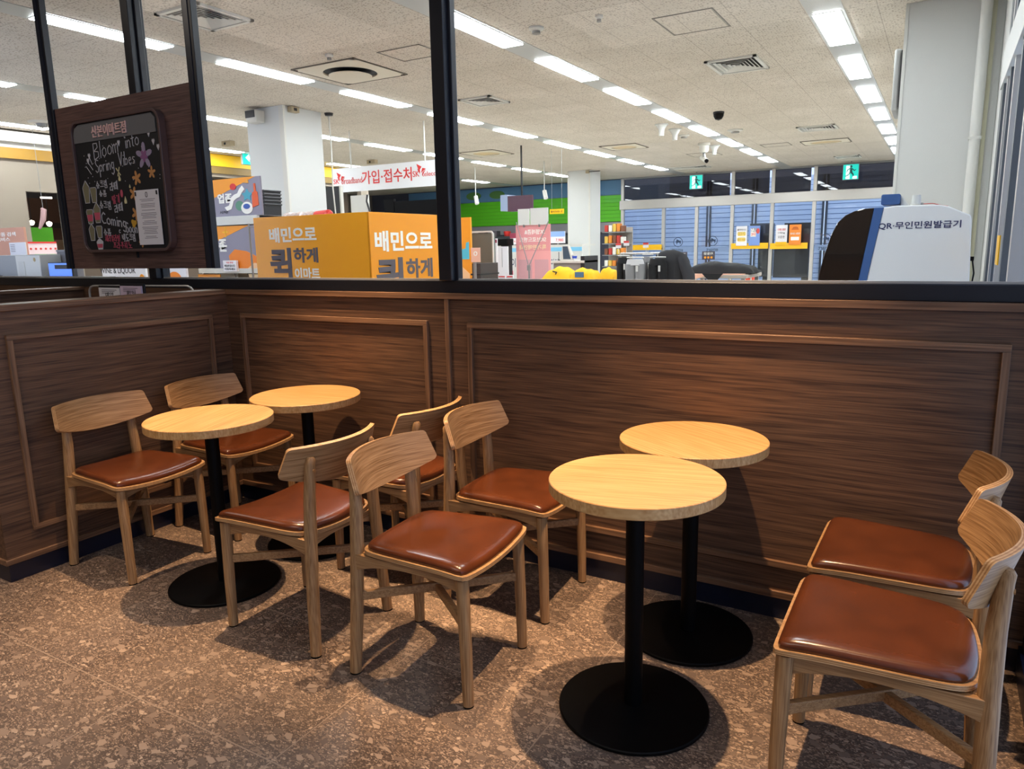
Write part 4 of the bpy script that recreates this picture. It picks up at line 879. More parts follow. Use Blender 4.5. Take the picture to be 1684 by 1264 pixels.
def hangul(ch):
    c_ = ord(ch) - 0xAC00; a_, b_, f_ = CHO[c_ // 588], JUNG[(c_ % 588) // 28], JONG[c_ % 28]
    out = []; fin = f_ != ' '; y0_ = .42 if fin else .05
    def put(st_, x0_, x1_, ya, yb): out.extend([[(x0_ + (x1_ - x0_) * p_[0], ya + (yb - ya) * p_[1]) for p_ in s_] for s_ in st_])
    if b_ in VV: put(JA[a_], .02, .5, y0_ + .05, .92); put(VV[b_], .6, .95, y0_, 1)
    else:
        m_ = y0_ + (1 - y0_) * .42; put(JA[a_], .2, .78, m_ + .04, 1); put(VH[b_], .05, .95, y0_ + .02, m_ - .02)
    if fin: put(JA[f_], .22, .8, 0, .32)
    return out
def chalk(mb, s, u_, v_, h_, slope=0.0, w_=.0042, squeeze=1.0):
    x_ = 0.0
    for ch in s:
        if ch == ' ': x_ += .4; continue
        st_ = hangul(ch) if ord(ch) > 0x3000 else LAT[ch]
        for q in st_:
            pts = [bp(u_ + (x_ + a_) * h_ * squeeze * BH / BW, v_ + b_ * h_ + slope * (x_ + a_) * h_) for a_, b_ in q]
            mb.ribbon(pts, w_, (0, -1, 0), .0015)
        x_ += 1.12 if ord(ch) > 0x3000 else WID[ch] + .06
ch_w = mat('white_chalk', '#c9c7cc', .9); ch_p = mat('pink_chalk', '#c4566a', .9); ch_o = mat('orange_chalk', '#c68d55', .9); ch_y = mat('cream_chalk', '#d9cf9f', .9); ch_v = mat('mauve_chalk', '#8d5a86', .9); ch_g = mat('khaki_chalk', '#7d775d', .9)
def word(m_, *a_, **k_):
    g = MB(); chalk(g, *a_, **k_); return obj('chalk_word', g, m_, t)
word(ch_w, 'Bloom', .235, .70, .12, .10, squeeze=.80)
word(ch_w, 'into', .60, .755, .10, .06, squeeze=.80)
word(ch_w, 'Spring', .235, .605, .095, .05, squeeze=.76)
word(ch_w, 'Vibes', .51, .635, .095, .02, squeeze=.74)
word(ch_w, '슈크림', .215, .485, .055, .02, squeeze=.85)
word(ch_w, '라떼', .375, .46, .055, .1, squeeze=.85)
word(ch_w, '슈폼', .24, .425, .045, .0)
word(ch_w, '슈크림', .23, .335, .058, -.06, squeeze=.82)
word(ch_w, '라떼', .40, .295, .055, .15, squeeze=.9)
word(ch_w, 'Coming', .235, .225, .085, -.13, .006, .95)
word(ch_w, 'Soon', .505, .145, .075, -.02, .006, .68)
word(ch_w, '슈폼', .24, .13, .05, -.02, squeeze=.9)
word(ch_w, 'c', .42, .145, .045)
word(ch_w, '백도크림', .45, .08, .052, .0, .005, .75)
word(ch_p, '딸기', .385, .365, .058, .05, .005, .85)
word(ch_p, '체리블라썸', .25, .085, .045, .0, .004, .78)
word(ch_p, '프라푸치노', .335, .028, .046, .0, .004, .95)
def cup(u_, v_, w_, h_, body, fill=None, dome=False):
    k_ = w_ * BW; hh_ = h_ * BH; o = bp(u_, v_)
    poly = [(-k_ * .32, 0), (k_ * .32, 0), (k_ * .5, hh_ * .68), (k_ * .45, hh_ * .72)] + ([(0, hh_)] if dome else [(k_ * .4, hh_ * .78), (-k_ * .4, hh_ * .78)]) + [(-k_ * .45, hh_ * .72), (-k_ * .5, hh_ * .68)]
    c_ = obj('cup_drawing', MB().prism(poly, o, X1, Z1, .0012), body, t)
    if fill: obj('cup_filling', MB().prism([(-k_ * .36, hh_ * .14), (k_ * .36, hh_ * .14), (k_ * .45, hh_ * .5), (-k_ * .45, hh_ * .5)], o, X1, Z1, .0022), fill, c_)
    e_ = MB(); P_ = [o + X1 * a_ + Z1 * b_ for a_, b_ in poly]; e_.ribbon(P_ + [P_[0]], .003, (0, -1, 0), .002); obj('cup_outline', e_, ch_w, c_)
cup(.09, .385, .08, .17, ch_g, None, True); cup(.175, .385, .075, .145, ch_g)
cup(.10, .225, .08, .14, ch_g, ch_p); cup(.19, .23, .08, .155, ch_g, ch_p, True)
cup(.10, .095, .07, .13, ch_g, None, True); cup(.19, .115, .072, .115, ch_g); cup(.18, .025, .078, .085, ch_w, ch_p, True)
def petal_star(u_, v_, r_, m_, n=5, inner=.32, rot=0.0, name='flower_drawing', dep=.0015):
    o = bp(u_, v_); N = n * 8
    poly = []
    for i in range(N):
        a_ = 2 * PI * i / N + rot; k_ = inner + (1 - inner) * abs(math.cos(n * (a_ - rot) / 2)) ** 1.5; poly.append((r_ * k_ * math.cos(a_), r_ * k_ * math.sin(a_)))
    return obj(name, MB().prism(poly, o, X1, Z1, dep), m_, t)
for i, (u_, v_, r_) in enumerate(((.685, .535, .042), (.85, .565, .036), (.635, .425, .042), (.635, .28, .042), (.675, .075, .036))): petal_star(u_, v_, r_, ch_o, 5, .3, .5 + i)
petal_star(.79, .685, .075, mat('lilac_chalk', '#9c8fa8', .9), 5, .25, PI / 2); petal_star(.79, .685, .034, ch_v, 5, .5, .9, 'flower_centre_drawing', .0035)
petal_star(.60, .21, .028, mat('yellow_chalk', '#c99a33', .9), 3, .6, .3, 'butterfly_drawing')
g = MB()
for u_, v_ in ((.53, .80), (.60, .85), (.86, .835), (.90, .775), (.945, .735), (.175, .735), (.155, .70)):
    o = bp(u_, v_); g.prism([(0, -.020), (.013, .004), (.007, .015), (0, .008), (-.007, .015), (-.013, .004)], o, X1, Z1, .0015)
g.ribbon([bp(.175, .725), bp(.20, .67)], .004, (0, -1, 0)); g.ribbon([bp(.155, .685), bp(.20, .63)], .004, (0, -1, 0)); g.ribbon([bp(.125, .66), bp(.175, .60)], .004, (0, -1, 0))
for _ in range(30): o = bp(random.uniform(.08, .95), random.uniform(.5, .86)); g.prism(circ(0, 0, .0025, n=6), o, X1, Z1, .0012)
obj('hearts_drawing', g, ch_w, t)
g = MB()
for u_, v_, s_ in ((.495, .545, .014), (.535, .38, .016), (.60, .48, .008)): g.prism([(0, 1.6 * s_), (.8 * s_, -.2 * s_), (.6 * s_, -s_), (-.6 * s_, -s_), (-.8 * s_, -.2 * s_)], bp(u_, v_), X1, Z1, .0015)
g.ribbon([bp(.47, .62), bp(.51, .57)], .006, (0, -1, 0)); g.ribbon([bp(.505, .625), bp(.48, .565)], .006, (0, -1, 0)); obj('cream_drawing', g, ch_y, t)
obj('pink_drawing', MB().prism(circ(0, 0, .012, .022), bp(.50, .435), X1, Z1, .0015), ch_p, t)
obj('hook', MB().box(cx0 + BW * .56, cx0 + BW * .57, YB - .012, YB, cz0 - .035, cz0 + .002), M_dark, t)
# paper notice
nx0, nx1, nz0, nz1 = -4.035, -3.815, 1.463, 1.768
t = thing('paper_notice', 'white paper notice pinned at the lower right of the chalkboard', 'notice', ((nx0 + nx1) / 2, ys - .006, nz0))
obj('sheet', MB().box(nx0, nx1, ys - .007, ys - .005, nz0, nz1), M_paper, t)
g = MB(); zz = nz1 - .052
for blk in (2, 3, 1, 4, 3, 5, 2):
    for k_ in range(blk): ww = random.uniform(.42, .66) * (nx1 - nx0); cxm = (nx0 + nx1) / 2 + .004; g.ribbon([(cxm - ww / 2, ys - .007, zz), (cxm + ww / 2, ys - .007, zz)], .0028, (0, -1, 0), .0006); zz -= .0088
    zz -= .008
obj('lettering', g, mat('grey_print', '#8a848e', .7), t)
obj('emblem', ringmb(.02, .03, .0095, .004, .001, ((nx0 + nx1) / 2 - .01, ys - .007, nz1 - .042)), M_letg, t)
for x_ in (nx0 + .012, nx1 - .014): obj('pin', MB().box(x_ - .004, x_ + .004, ys - .011, ys - .007, nz1 - .03, nz1 - .008), M_dark, t)

# card stand behind the partition
t = thing('wire_rail', 'bent chrome wire rail behind the left partition', 'rail', (-3.9, 2.52, 1.1))
def arc(p0, p1, p2, n=6): return [tuple((1 - s) ** 2 * a_ + 2 * s * (1 - s) * b_ + s * s * c_ for a_, b_, c_ in zip(p0, p1, p2)) for s in [i / n for i in range(n + 1)]]
obj('wire', MB().tube([(-4.36, 2.49, 1.0), (-4.36, 2.49, 1.19)] + arc((-4.36, 2.49, 1.19), (-4.36, 2.49, 1.232), (-4.31, 2.50, 1.232)) + [(-3.62, 2.60, 1.232)] + arc((-3.62, 2.60, 1.232), (-3.57, 2.61, 1.232), (-3.565, 2.61, 1.19)) + [(-3.565, 2.61, 1.0)], .006, 10), M_steel, t)
obj('wire', MB().tube([(-4.36, 2.49, 1.0), (-3.565, 2.61, 1.0)], .006, 8), M_steel, t)
for nm, u0, u1, vt, m_, lab, body in (('menu_card', 162, 196, 473.5, M_paper, 'white handwritten card standing behind the left partition', '예약'), ('menu_card', 197, 231, 470.5, mat('lilac_paper', '#d9c3d6', .7), 'lilac printed card standing behind the left partition', '예약 안내')):
    A = Yp(u0, 492, 2.45); B = Yp(u1, vt, 2.45); C = Yp(u0, vt, 2.45)
    t = thing(nm, lab, 'card', ((A.x + B.x) / 2, 2.46, A.z - .05), 'cards behind the partition')
    obj('backing', MB().box(C.x - .02, B.x + .006, 2.463, 2.475, A.z - .1, B.z + .012), M_dark, t); obj('card', MB().box(C.x, B.x, 2.45, 2.46, A.z - .08, B.z), m_, t)
    text(t, body, (C.x + .06, 2.45, B.z - .055), X1, Z1, .08, .03, M_letblack, .0, .001)
    g = MB()
    for k_ in range(3): g.ribbon([(C.x + .03, 2.45, B.z - .012 - .009 * k_), (B.x - .03 - .02 * k_, 2.45, B.z - .012 - .009 * k_)], .0025, (0, -1, 0))
    obj('printed_lines', g, M_letg, t)
t = thing('card_ledge', 'shelf ledge holding the cards behind the left partition', 'shelf', (-3.95, 2.46, 0.95)); obj('ledge', MB().box(-4.80, XP - .13, 2.42, YW - .005, .95, 1.0), M_wallX, t); obj('front', MB().box(-4.80, XP - .13, 2.42, 2.44, 0, .95), M_wallX, t)

# ------------------------------------------------------------------ things right of the tall post
A = Yp(758, 467, 7.6); B = Yp(773, 357, 7.6)
t = thing('banner_stand', 'narrow orange poster board just right of the tall black post', 'poster', (A.x - .2, 7.6, 0))
obj('board', MB().box(A.x - .5, B.x, 7.6, 7.63, .05, B.z), M_orange, t); obj('foot', MB().box(A.x - .5, B.x, 7.45, 7.8, 0, .05), M_dark, t)
C = Yp(762, 426, 7.6); obj('blue_shape', MB().prism([(-.12, 0), (.09, 0), (.09, .21), (.05, .2), (.04, .13), (-.02, .12), (-.06, .17), (-.12, .1)], (C.x, 7.6, C.z), X1, Z1, .004), mat('sky_print', '#55bdd6', .5), t)
C = Yp(762, 466, 7.6); D = Yp(771, 428, 7.6); obj('peach_shape', MB().prism([(-.3, 0), (D.x - C.x + .01, 0), (D.x - C.x + .01, .12), (0, .2), (-.3, .22)], (C.x, 7.6, C.z), X1, Z1, .004), mat('peach_print', '#f3c495', .5), t)
A = Yp(775, 431, 7.0); B = Yp(789, 407, 7.0)
t = thing('pink_card', 'small salmon card with a pale ring beside the orange poster board', 'card', ((A.x + B.x) / 2, 7.0, 0)); obj('card', MB().box(A.x, B.x, 7.0, 7.01, A.z, B.z), mat('salmon_card', '#f0bba4', .6), t); obj('ring', ringmb(.05, .05, .024, .011, .003, ((A.x + B.x) / 2 - .025, 7.0, (A.z + B.z) / 2 - .01)), M_letw, t); obj('post', MB().box(A.x + .02, A.x + .05, 7.01, 7.03, 0, B.z - .02), M_grey, t)
A = Yp(777, 463, 7.4); B = Yp(790, 433, 7.4)
t = thing('dark_cabinet', 'small dark brown cabinet below the salmon card', 'cabinet', ((A.x + B.x) / 2, 7.55, 0)); obj('body', MB().box(A.x, B.x, 7.4, 7.8, 0, B.z), mat('brown_black', '#3a3230', .4), t); obj('shelf', MB().box(A.x - .01, B.x + .01, 7.38, 7.81, B.z - .14, B.z - .12), M_dark, t)
A = Yp(782, 467, 8.0); B = Yp(812, 383, 8.0); w2_ = B.x - A.x + .06
t = thing('easel_board', 'blank dark grey easel board with a white rim', 'board', ((A.x + B.x) / 2, 8, 0))
obj('panel', MB().box(A.x - .04, B.x, 8.0, 8.03, .2, B.z), mat('slate_grey', '#66665f', .75), t); obj('rim', ringmb(w2_, B.z - .2 + .03, .05, .02, .015, (A.x - .06, 8.0, .2)), M_white, t); obj('foot', MB().box(A.x - .04, B.x, 7.85, 8.2, 0, .2), M_dark, t)
# white appliance stands
for (u0, u1, vt, vb, y, lab, nm, ct) in ((812, 817, 392, 466, 9.0, 'narrow white stand with a tiny red label', 'display_stand', 'stand'), (817, 835, 405, 448, 9.3, 'white folding card with a fold line right of the easel board', 'folded_leaflet', 'leaflet')):
    A = Yp(u0, vb, y); B = Yp(u1, vt, y); t = thing(nm, lab, ct, ((A.x + B.x) / 2, y, 0)); obj('panel', MB().box(A.x, B.x, y, y + .02, .05, B.z), M_paper, t); obj('foot', MB().box(A.x, B.x, y - .1, y + .15, 0, .05), M_grey, t)
    if ct == 'stand': obj('label', MB().box(A.x, B.x, y - .003, y, B.z - .06, B.z - .015), mat('maroon', '#8c2a44', .5), t)
    else: obj('fold', MB().box((A.x + B.x) / 2 - .003, (A.x + B.x) / 2 + .003, y - .003, y, B.z - .3, B.z - .02), M_grey, t)
A = Yp(818, 404, 9.8); B = Yp(834, 392, 9.8)
t = thing('receipt_printer', 'small black printer above the white folding card', 'printer', ((A.x + B.x) / 2, 9.9, 0)); obj('body', MB().box(A.x, B.x, 9.8, 10.0, A.z, B.z), M_black, t, .01); obj('stand', MB().box(A.x + .03, B.x - .03, 9.86, 10.0, 0, A.z), M_dark, t)
for (u0, u1, lab) in ((819, 831, 'left small price card under the white folding card'), (833, 844, 'right small price card under the white folding card')):
    A = Yp(u0, 464, 8.6); B = Yp(u1, 452, 8.6); t = thing('price_card', lab, 'card', ((A.x + B.x) / 2, 8.6, 0), 'price cards by the pink banner'); obj('card', MB().box(A.x, B.x, 8.6, 8.61, A.z - .03, B.z), M_paper, t); obj('post', MB().box((A.x + B.x) / 2 - .01, (A.x + B.x) / 2 + .01, 8.61, 8.63, 0, B.z - .02), M_grey, t)
    text(t, '17,900' if u0 == 833 else '15,390', (A.x + .01, 8.6, A.z + .01), X1, Z1, (B.x - A.x) * .8, .03, M_letred, .0, .002); obj('bar', MB().box(A.x + .01, B.x - .01, 8.597, 8.6, B.z - .03, B.z - .015), M_letred, t)
# service desk with big letters
YD = 12.0
A = Yp(822, 440, YD); B = Yp(932, 412, YD)
t = thing('service_desk', 'white service desk with a blue stripe and big dark lettering', 'desk', ((A.x + B.x) / 2, YD + .3, 0)); zt = Yp(900, 405, YD).z
obj('front', MB().box(A.x - .1, B.x + .3, YD, YD + .03, 0, zt), M_white, t); obj('stripe', MB().box(A.x - .1, B.x + .3, YD - .004, YD, zt - .09, zt - .02), mat('sky_stripe', '#7cc3e6', .5), t); obj('top', MB().box(A.x - .1, B.x + .3, YD, YD + .6, zt, zt + .03), M_offw, t)
C = Yp(833, 439, YD); D = Yp(848, 428, YD); text(t, '집이', (C.x, YD, C.z), X1, Z1, D.x - C.x, D.z - C.z + .04, M_letnavy, .01)
C = Yp(906, 437, YD); D = Yp(918, 428, YD); text(t, '이어', (C.x, YD, C.z), X1, Z1, D.x - C.x, D.z - C.z + .03, M_letnavy, .01)
C = Yp(826, 448, YD - .2); D = Yp(835, 443, YD - .2); t = thing('pink_sticker', 'small magenta tag on the white desk front', 'tag', (C.x, YD, C.z - .1)); obj('tag', MB().box(C.x, D.x, YD - .012, YD - .004, C.z - .05, D.z - .03), mat('magenta', '#e0246a', .5), t)
# X-banner seen from behind
YX = 10.0
A = Yp(850, 466, YX); B = Yp(905, 361, YX); xa, xb = A.x, B.x; zt = B.z
t = thing('x_banner', 'tall pink stand banner with lettering showing through in reverse', 'banner', ((xa + xb) / 2, YX, 0))
obj('sheet', MB().box(xa, xb, YX, YX + .006, .12, zt - .06), M_pink, t)
obj('upper_field', MB().box(xa, xb, YX - .003, YX, zt - .46, zt - .06), M_pink2, t)
for i, (body, m_) in enumerate((('SK텔레콤&', M_letw), ('SK브로드밴드', M_letw), ('특가판매안내', mat('cream_letters', '#f3dcae', .5)))):
    text(t, body, (xa + .06 if i else xa + .15, YX - .003, zt - .21 - .115 * i), X1, Z1, (xb - xa) * (.78 if i else .6), .075, m_, .012, .002, True)
for i, (a_, b_) in enumerate(((.06, .46), (.54, .94))):
    for z_ in (zt - .95, zt - 1.4): obj('photo_block', MB().box(xa + (xb - xa) * a_, xa + (xb - xa) * b_, YX - .002, YX, z_, z_ + .36), mat('pink_block', '#d9a3a8', .6), t)
pc = Yp(870, 438, YX - .12)
obj('pole', MB().tube([(pc.x, YX - .12, .02), (pc.x, YX - .12, pc.z - .03)], .014, 10), M_grey, t)
obj('hub', MB().tube([(pc.x, YX - .13, pc.z - .06), (pc.x, YX - .13, pc.z + .02)], .028, 12), M_grey, t)
for x_ in (xa + .02, xb - .02): obj('arm', MB().tube([(pc.x, YX - .13, pc.z), (x_, YX - .02, zt - .02)], .007, 8), M_grey, t)
for x_ in (xa, xb): obj('leg', MB().tube([(pc.x, YX - .12, .25), (x_, YX - .35, .0)], .01, 8), M_grey, t)
obj('foot', MB().tube([(pc.x, YX - .12, .05), (pc.x, YX + .3, 0)], .01, 8), M_grey, t)
for a_, b_, lab in ((852, 870, 'left blank white card on top of the pink banner'), (872, 901, 'right blank white card on top of the pink banner')):
    C = Yp(a_, 365, YX - .02); D = Yp(b_, 341 if a_ > 860 else 343, YX - .02); t2 = thing('blank_card', lab, 'card', ((C.x + D.x) / 2, YX - .02, zt - .08), 'blank cards on the pink banner')
    obj('card', MB().box(C.x, D.x, YX - .022, YX - .006, zt - .07, D.z), M_white, t2); obj('clip', MB().box((C.x + D.x) / 2 - .01, (C.x + D.x) / 2 + .01, YX - .026, YX, zt - .1, zt - .06), M_grey, t2)
# hanging yellow sign
A = Yp(904, 352, 15); B = Yp(927, 343, 15)
t = thing('hanging_sign', 'small yellow sign with dark lettering hanging before the green wall', 'sign', ((A.x + B.x) / 2, 15, A.z)); obj('board', MB().box(A.x, B.x, 15, 15.02, A.z, B.z), M_yellow, t); text(t, '들어가시는 곳', (A.x + .03, 15, A.z + .03), X1, Z1, B.x - A.x - .06, B.z - A.z - .06, M_letblack, .015)
for x_ in (A.x + .05, B.x - .05): obj('wire', MB().tube([(x_, 15.01, B.z), (x_, 15.01, ZC)], .004, 6), M_grey, t)
# price signs behind
for (u0, u1, vt, vb, y, lab, big) in ((904, 929, 380, 400, 16, 'blue and white price sign with 7,980 right of the pink banner', '7,980'), (839, 850, 383, 402, 14, 'white price sign left of the pink banner', '1+1')):
    A = Yp(u0, vb, y); B = Yp(u1, vt, y); t = thing('price_sign', lab, 'sign', ((A.x + B.x) / 2, y, 0), 'price signs behind the banner'); obj('board', MB().box(A.x, B.x, y, y + .02, A.z, B.z), M_paper, t); obj('header', MB().box(A.x, B.x, y - .004, y, B.z - (B.z - A.z) * .45, B.z), mat('sky_header', '#8fb0ea', .5) if big == '7,980' else mat('maroon', '#8c2a44', .5), t)
    text(t, big, (A.x + (B.x - A.x) * .4, y, A.z + .03), X1, Z1, (B.x - A.x) * .5, (B.z - A.z) * .28, M_letred, .01); obj('post', MB().box((A.x + B.x) / 2 - .015, (A.x + B.x) / 2 + .015, y + .02, y + .05, 0, A.z + .05), M_grey, t)
# checkout terminal
A = Yp(910, 450, 11); B = Yp(963, 430, 11); t = thing('checkout_desk', 'grey checkout desk in front of the far pillar', 'desk', ((A.x + B.x) / 2, 11.2, 0)); obj('body', MB().box(A.x, B.x - .05, 11.0, 11.5, 0, B.z - .02), mat('till_grey', '#8d8a86', .5), t, .01); obj('top', MB().box(A.x - .04, B.x, 10.95, 11.55, B.z - .02, B.z + .02), M_offw, t, .005); obj('side_post', MB().box(B.x - .07, B.x, 10.96, 11.5, .2, B.z + .09), M_dark, t)
ztill = B.z + .02
p = Yp(932, 414, 11.2); t = thing('tablet_till', 'tilted tablet till with a dark screen on the checkout desk', 'tablet', (p.x, 11.2, ztill))
obj('housing', MB().add([(p.x - .09, 11.15, ztill), (p.x + .13, 11.15, ztill), (p.x + .05, 11.15, ztill + .25), (p.x - .06, 11.15, ztill + .24), (p.x - .09, 11.3, ztill), (p.x + .13, 11.3, ztill), (p.x + .05, 11.2, ztill + .25), (p.x - .06, 11.2, ztill + .24)], [(0, 1, 2, 3), (7, 6, 5, 4), (0, 4, 5, 1), (1, 5, 6, 2), (2, 6, 7, 3), (3, 7, 4, 0)]), M_offw, t)
obj('screen', MB().add([(p.x - .04, 11.145, ztill + .02), (p.x + .10, 11.145, ztill + .02), (p.x + .04, 11.145, ztill + .23), (p.x - .05, 11.145, ztill + .23), (p.x - .04, 11.15, ztill + .02), (p.x + .10, 11.15, ztill + .02), (p.x + .04, 11.15, ztill + .23), (p.x - .05, 11.15, ztill + .23)], [(0, 1, 2, 3), (7, 6, 5, 4), (0, 4, 5, 1), (1, 5, 6, 2), (2, 6, 7, 3), (3, 7, 4, 0)]), mat('tablet_screen', '#4a5866', .2), t)
p = Yp(945, 414, 11.2); t = thing('paper_cup', 'small blue and white cup beside the tablet till', 'cup', (p.x, 11.2, ztill)); obj('cup', MB().lathe([(.03, ztill), (.04, ztill + .09), (.036, ztill + .09), (.027, ztill + .006), (0, ztill + .006)], (p.x, 11.2, 0), 20), M_white, t); obj('band', MB().lathe([(.036, ztill + .03), (.041, ztill + .07)], (p.x, 11.2, 0), 20), mat('cup_blue', '#2f4fc0', .5), t)
p = Yp(919, 415, 11.05); t = thing('antenna', 'thin dark antenna rod on the checkout desk', 'antenna', (p.x, 11.05, ztill)); obj('rod', MB().tube([(p.x, 11.05, ztill), (p.x, 11.05, ztill + .14)], .006, 8), M_letblack, t); obj('foot', MB().lathe([(.025, ztill), (.02, ztill + .015), (0, ztill + .015)], (p.x, 11.05, 0), 14), M_letblack, t)
# display table with yellow clothes
A = Yp(893, 462, 9.0); B = Yp(1002, 456, 9.0); zt = Yp(950, 459, 9.0).z - .02
t = thing('display_table', 'white table with an orange striped edge under the yellow clothes', 'table', ((A.x + B.x) / 2, 9.4, 0))
obj('top', MB().box(A.x - .3, B.x - .05, 9.0, 9.8, zt - .05, zt), M_white, t, .01); obj('edge_stripe', MB().box(A.x - .3, B.x - .05, 8.994, 9.0, zt - .035, zt - .015), mat('orange_stripe', '#e8814a', .5), t)
for x_ in (A.x - .25, B.x - .12):
    for y_ in (9.05, 9.72): obj('leg', MB().box(x_, x_ + .05, y_, y_ + .05, 0, zt - .05), M_offw, t)
def cloth_lump(cx_, cy_, z0, lx, ly, h_, seed, n=26, mth=14):
    rnd = random.Random(seed); ph = [rnd.uniform(0, 6) for _ in range(6)]; vs = []
    for i in range(n + 1):
        for j in range(mth + 1):
            a_, b_ = i / n * 2 - 1, j / mth * 2 - 1
            e_ = max(0, 1 - abs(a_) ** 3.2) ** .5 * max(0, 1 - abs(b_) ** 3) ** .5
            z = h_ * e_ * (1 + .10 * math.sin(4 * a_ + ph[0]) + .05 * math.sin(9 * a_ + 4 * b_ + ph[1]) + .03 * math.sin(15 * a_ - 7 * b_ + ph[2]))
            vs.append((cx_ + lx * a_ * (1 + .03 * math.sin(6 * b_ + ph[3])), cy_ + ly * b_, z0 + max(0.002, z)))
    m = MB(); k_ = mth + 1
    m.add(vs, [(i * k_ + j, (i + 1) * k_ + j, (i + 1) * k_ + j + 1, i * k_ + j + 1) for i in range(n) for j in range(mth)], 0, True)
    rim = [i * k_ for i in range(n + 1)] + [n * k_ + j for j in range(1, k_)] + [i * k_ + mth for i in range(n - 1, -1, -1)] + [j for j in range(mth - 1, 0, -1)]
    P_ = [Vector(vs[i]) for i in rim]; m.add([(p_.x, p_.y, z0) for p_ in P_], [tuple(range(len(P_)))])
    return m
ycl = mat('yellow_cloth', '#f2b61c', .9); xm = (A.x + B.x) / 2
C = Yp(946, 441, 9.2); D = Yp(1000, 442, 9.2); E1 = Yp(895, 441, 9.2)
hh_ = C.z - zt
t = thing('yellow_garment', 'long heap of folded yellow clothing on the white table', 'clothing', ((E1.x + C.x) / 2, 9.35, zt)); obj('folds', cloth_lump((E1.x + C.x) / 2 - .04, 9.35, zt, (C.x - E1.x) / 2 - .02, .22, hh_, 3), ycl, t); obj('print', MB().tube([(E1.x + .15, 9.17, zt + hh_ * .75), (E1.x + .22, 9.16, zt + hh_ * .65), (E1.x + .2, 9.15, zt + hh_ * .5)], .01, 6), M_letblack, t)
t = thing('yellow_garment', 'yellow garment with blue print in the middle of the white table', 'clothing', (C.x + .12, 9.3, zt)); obj('folds', cloth_lump(C.x + .11, 9.32, zt, .165, .2, hh_ * .95, 5), ycl, t); obj('print', MB().box(C.x + .03, C.x + .16, 9.12, 9.135, zt + hh_ * .25, zt + hh_ * .7), mat('print_blue', '#4d6b86', .7), t)
t = thing('yellow_garment', 'rolled yellow garment at the right end of the white table', 'clothing', (D.x + .0, 9.2, zt - .0)); obj('folds', cloth_lump(D.x + .0, 9.25, zt, .12, .16, hh_ * .95, 9), ycl, t); obj('hem', MB().tube([(D.x - .14, 9.1, zt + .012), (D.x - .02, 9.08, zt + .02), (D.x + .1, 9.1, zt + .012)], .01, 8), mat('yellow_hem', '#dc9d12', .9), t)

# clothes rack
YR = 8.6
A = Yp(1018, 466, YR); B = Yp(1118, 420, YR); zr = Yp(1040, 417, YR).z
t = thing('clothes_rack', 'steel clothes rack holding black and grey garments', 'rack', ((A.x + B.x) / 2, YR + .1, 0))
obj('rail', MB().tube([(A.x - .03, YR + .12, zr), (B.x - .12, YR + .12, zr)], .014, 10), M_steel, t)
for x_ in (A.x - .03, B.x - .12): obj('upright', MB().tube([(x_, YR + .12, 0.02), (x_, YR + .12, zr)], .014, 10), M_steel, t); obj('foot', MB().tube([(x_, YR - .2, .015), (x_, YR + .45, .015)], .014, 8), M_steel, t)
def trousers(x_, y_, zt_, w_, l_, m_, mwb, lab, thick=.045):
    t = thing('trousers', lab, 'trousers', (x_, y_, zt_ - l_), 'trousers on the clothes rack')
    g = MB(); n_ = 12; vs = []
    def leg(sx):
        pts = []; rr = []
        for k_ in range(n_ + 1):
            q = k_ / n_; pts.append((x_ + sx * w_ * (.24 + .10 * q), y_ + .006 * math.sin(q * 9 + sx), zt_ - .06 - (l_ - .06) * q)); rr.append(w_ * (.27 - .05 * q) * (1 + .04 * math.sin(q * 23)))
        mm = MB().tube(pts, rr, 16); mm.v = [Vector((v.x, y_ + (v.y - y_) * thick / (w_ * .27), v.z)) for v in mm.v]; return mm
    for sx in (-1, 1): obj('leg', leg(sx), m_, t)
    wb = MB().tube([(x_, y_, zt_ - .075), (x_, y_, zt_ - .03), (x_, y_, zt_)], [w_ * .50, w_ * .46, w_ * .42], 20); wb.v = [Vector((v.x, y_ + (v.y - y_) * thick / (w_ * .45), v.z)) for v in wb.v]; obj('waistband', wb, mwb, t)
    obj('tag', MB().box(x_ + w_ * .12, x_ + w_ * .24, y_ - thick - .012, y_ - thick - .006, zt_ - .15, zt_ - .08), M_white, t)
    hk = MB().tube([(x_ - w_ * .45, y_, zt_ + .02), (x_ + w_ * .45, y_, zt_ + .02)], .008, 8).tube([(x_, y_, zt_ + .02), (x_, y_, zt_ + .07)], .004, 6); obj('hanger', hk, M_white, t)
gw_ = mat('grey_wool', '#8b8b8d', .95); bk = mat('black_cloth', '#17171a', .9); lg = mat('light_grey_knit', '#c9c9ca', .95)
zt_ = Yp(1040, 426, YR - .1).z
trousers(Yp(1042, 440, YR - .1).x, YR - .05, zt_, .24, .95, gw_, lg, 'pale grey sweatpants at the front of the clothes rack')
trousers(Yp(1025, 440, YR).x - .02, YR + .06, zt_ + .02, .17, .95, bk, bk, 'black trousers at the left end of the clothes rack')
trousers(Yp(1057, 440, YR).x + .03, YR + .09, zt_ + .03, .15, .95, gw_, gw_, 'second grey sweatpants just behind the front pair')
trousers(Yp(1080, 440, YR - .05).x, YR - .02, zt_ + .0, .22, .95, bk, bk, 'black trousers with a white tag right of the grey sweatpants')
t = thing('black_coat', 'large black coat at the right end of the clothes rack', 'coat', (B.x - .2, YR + .12, .5)); C = Yp(1096, 411, YR)
pts = []; rr = []
prof = [(0, .05), (.02, .12), (.06, .19), (.14, .225), (.3, .25), (.6, .27), (.9, .28)]
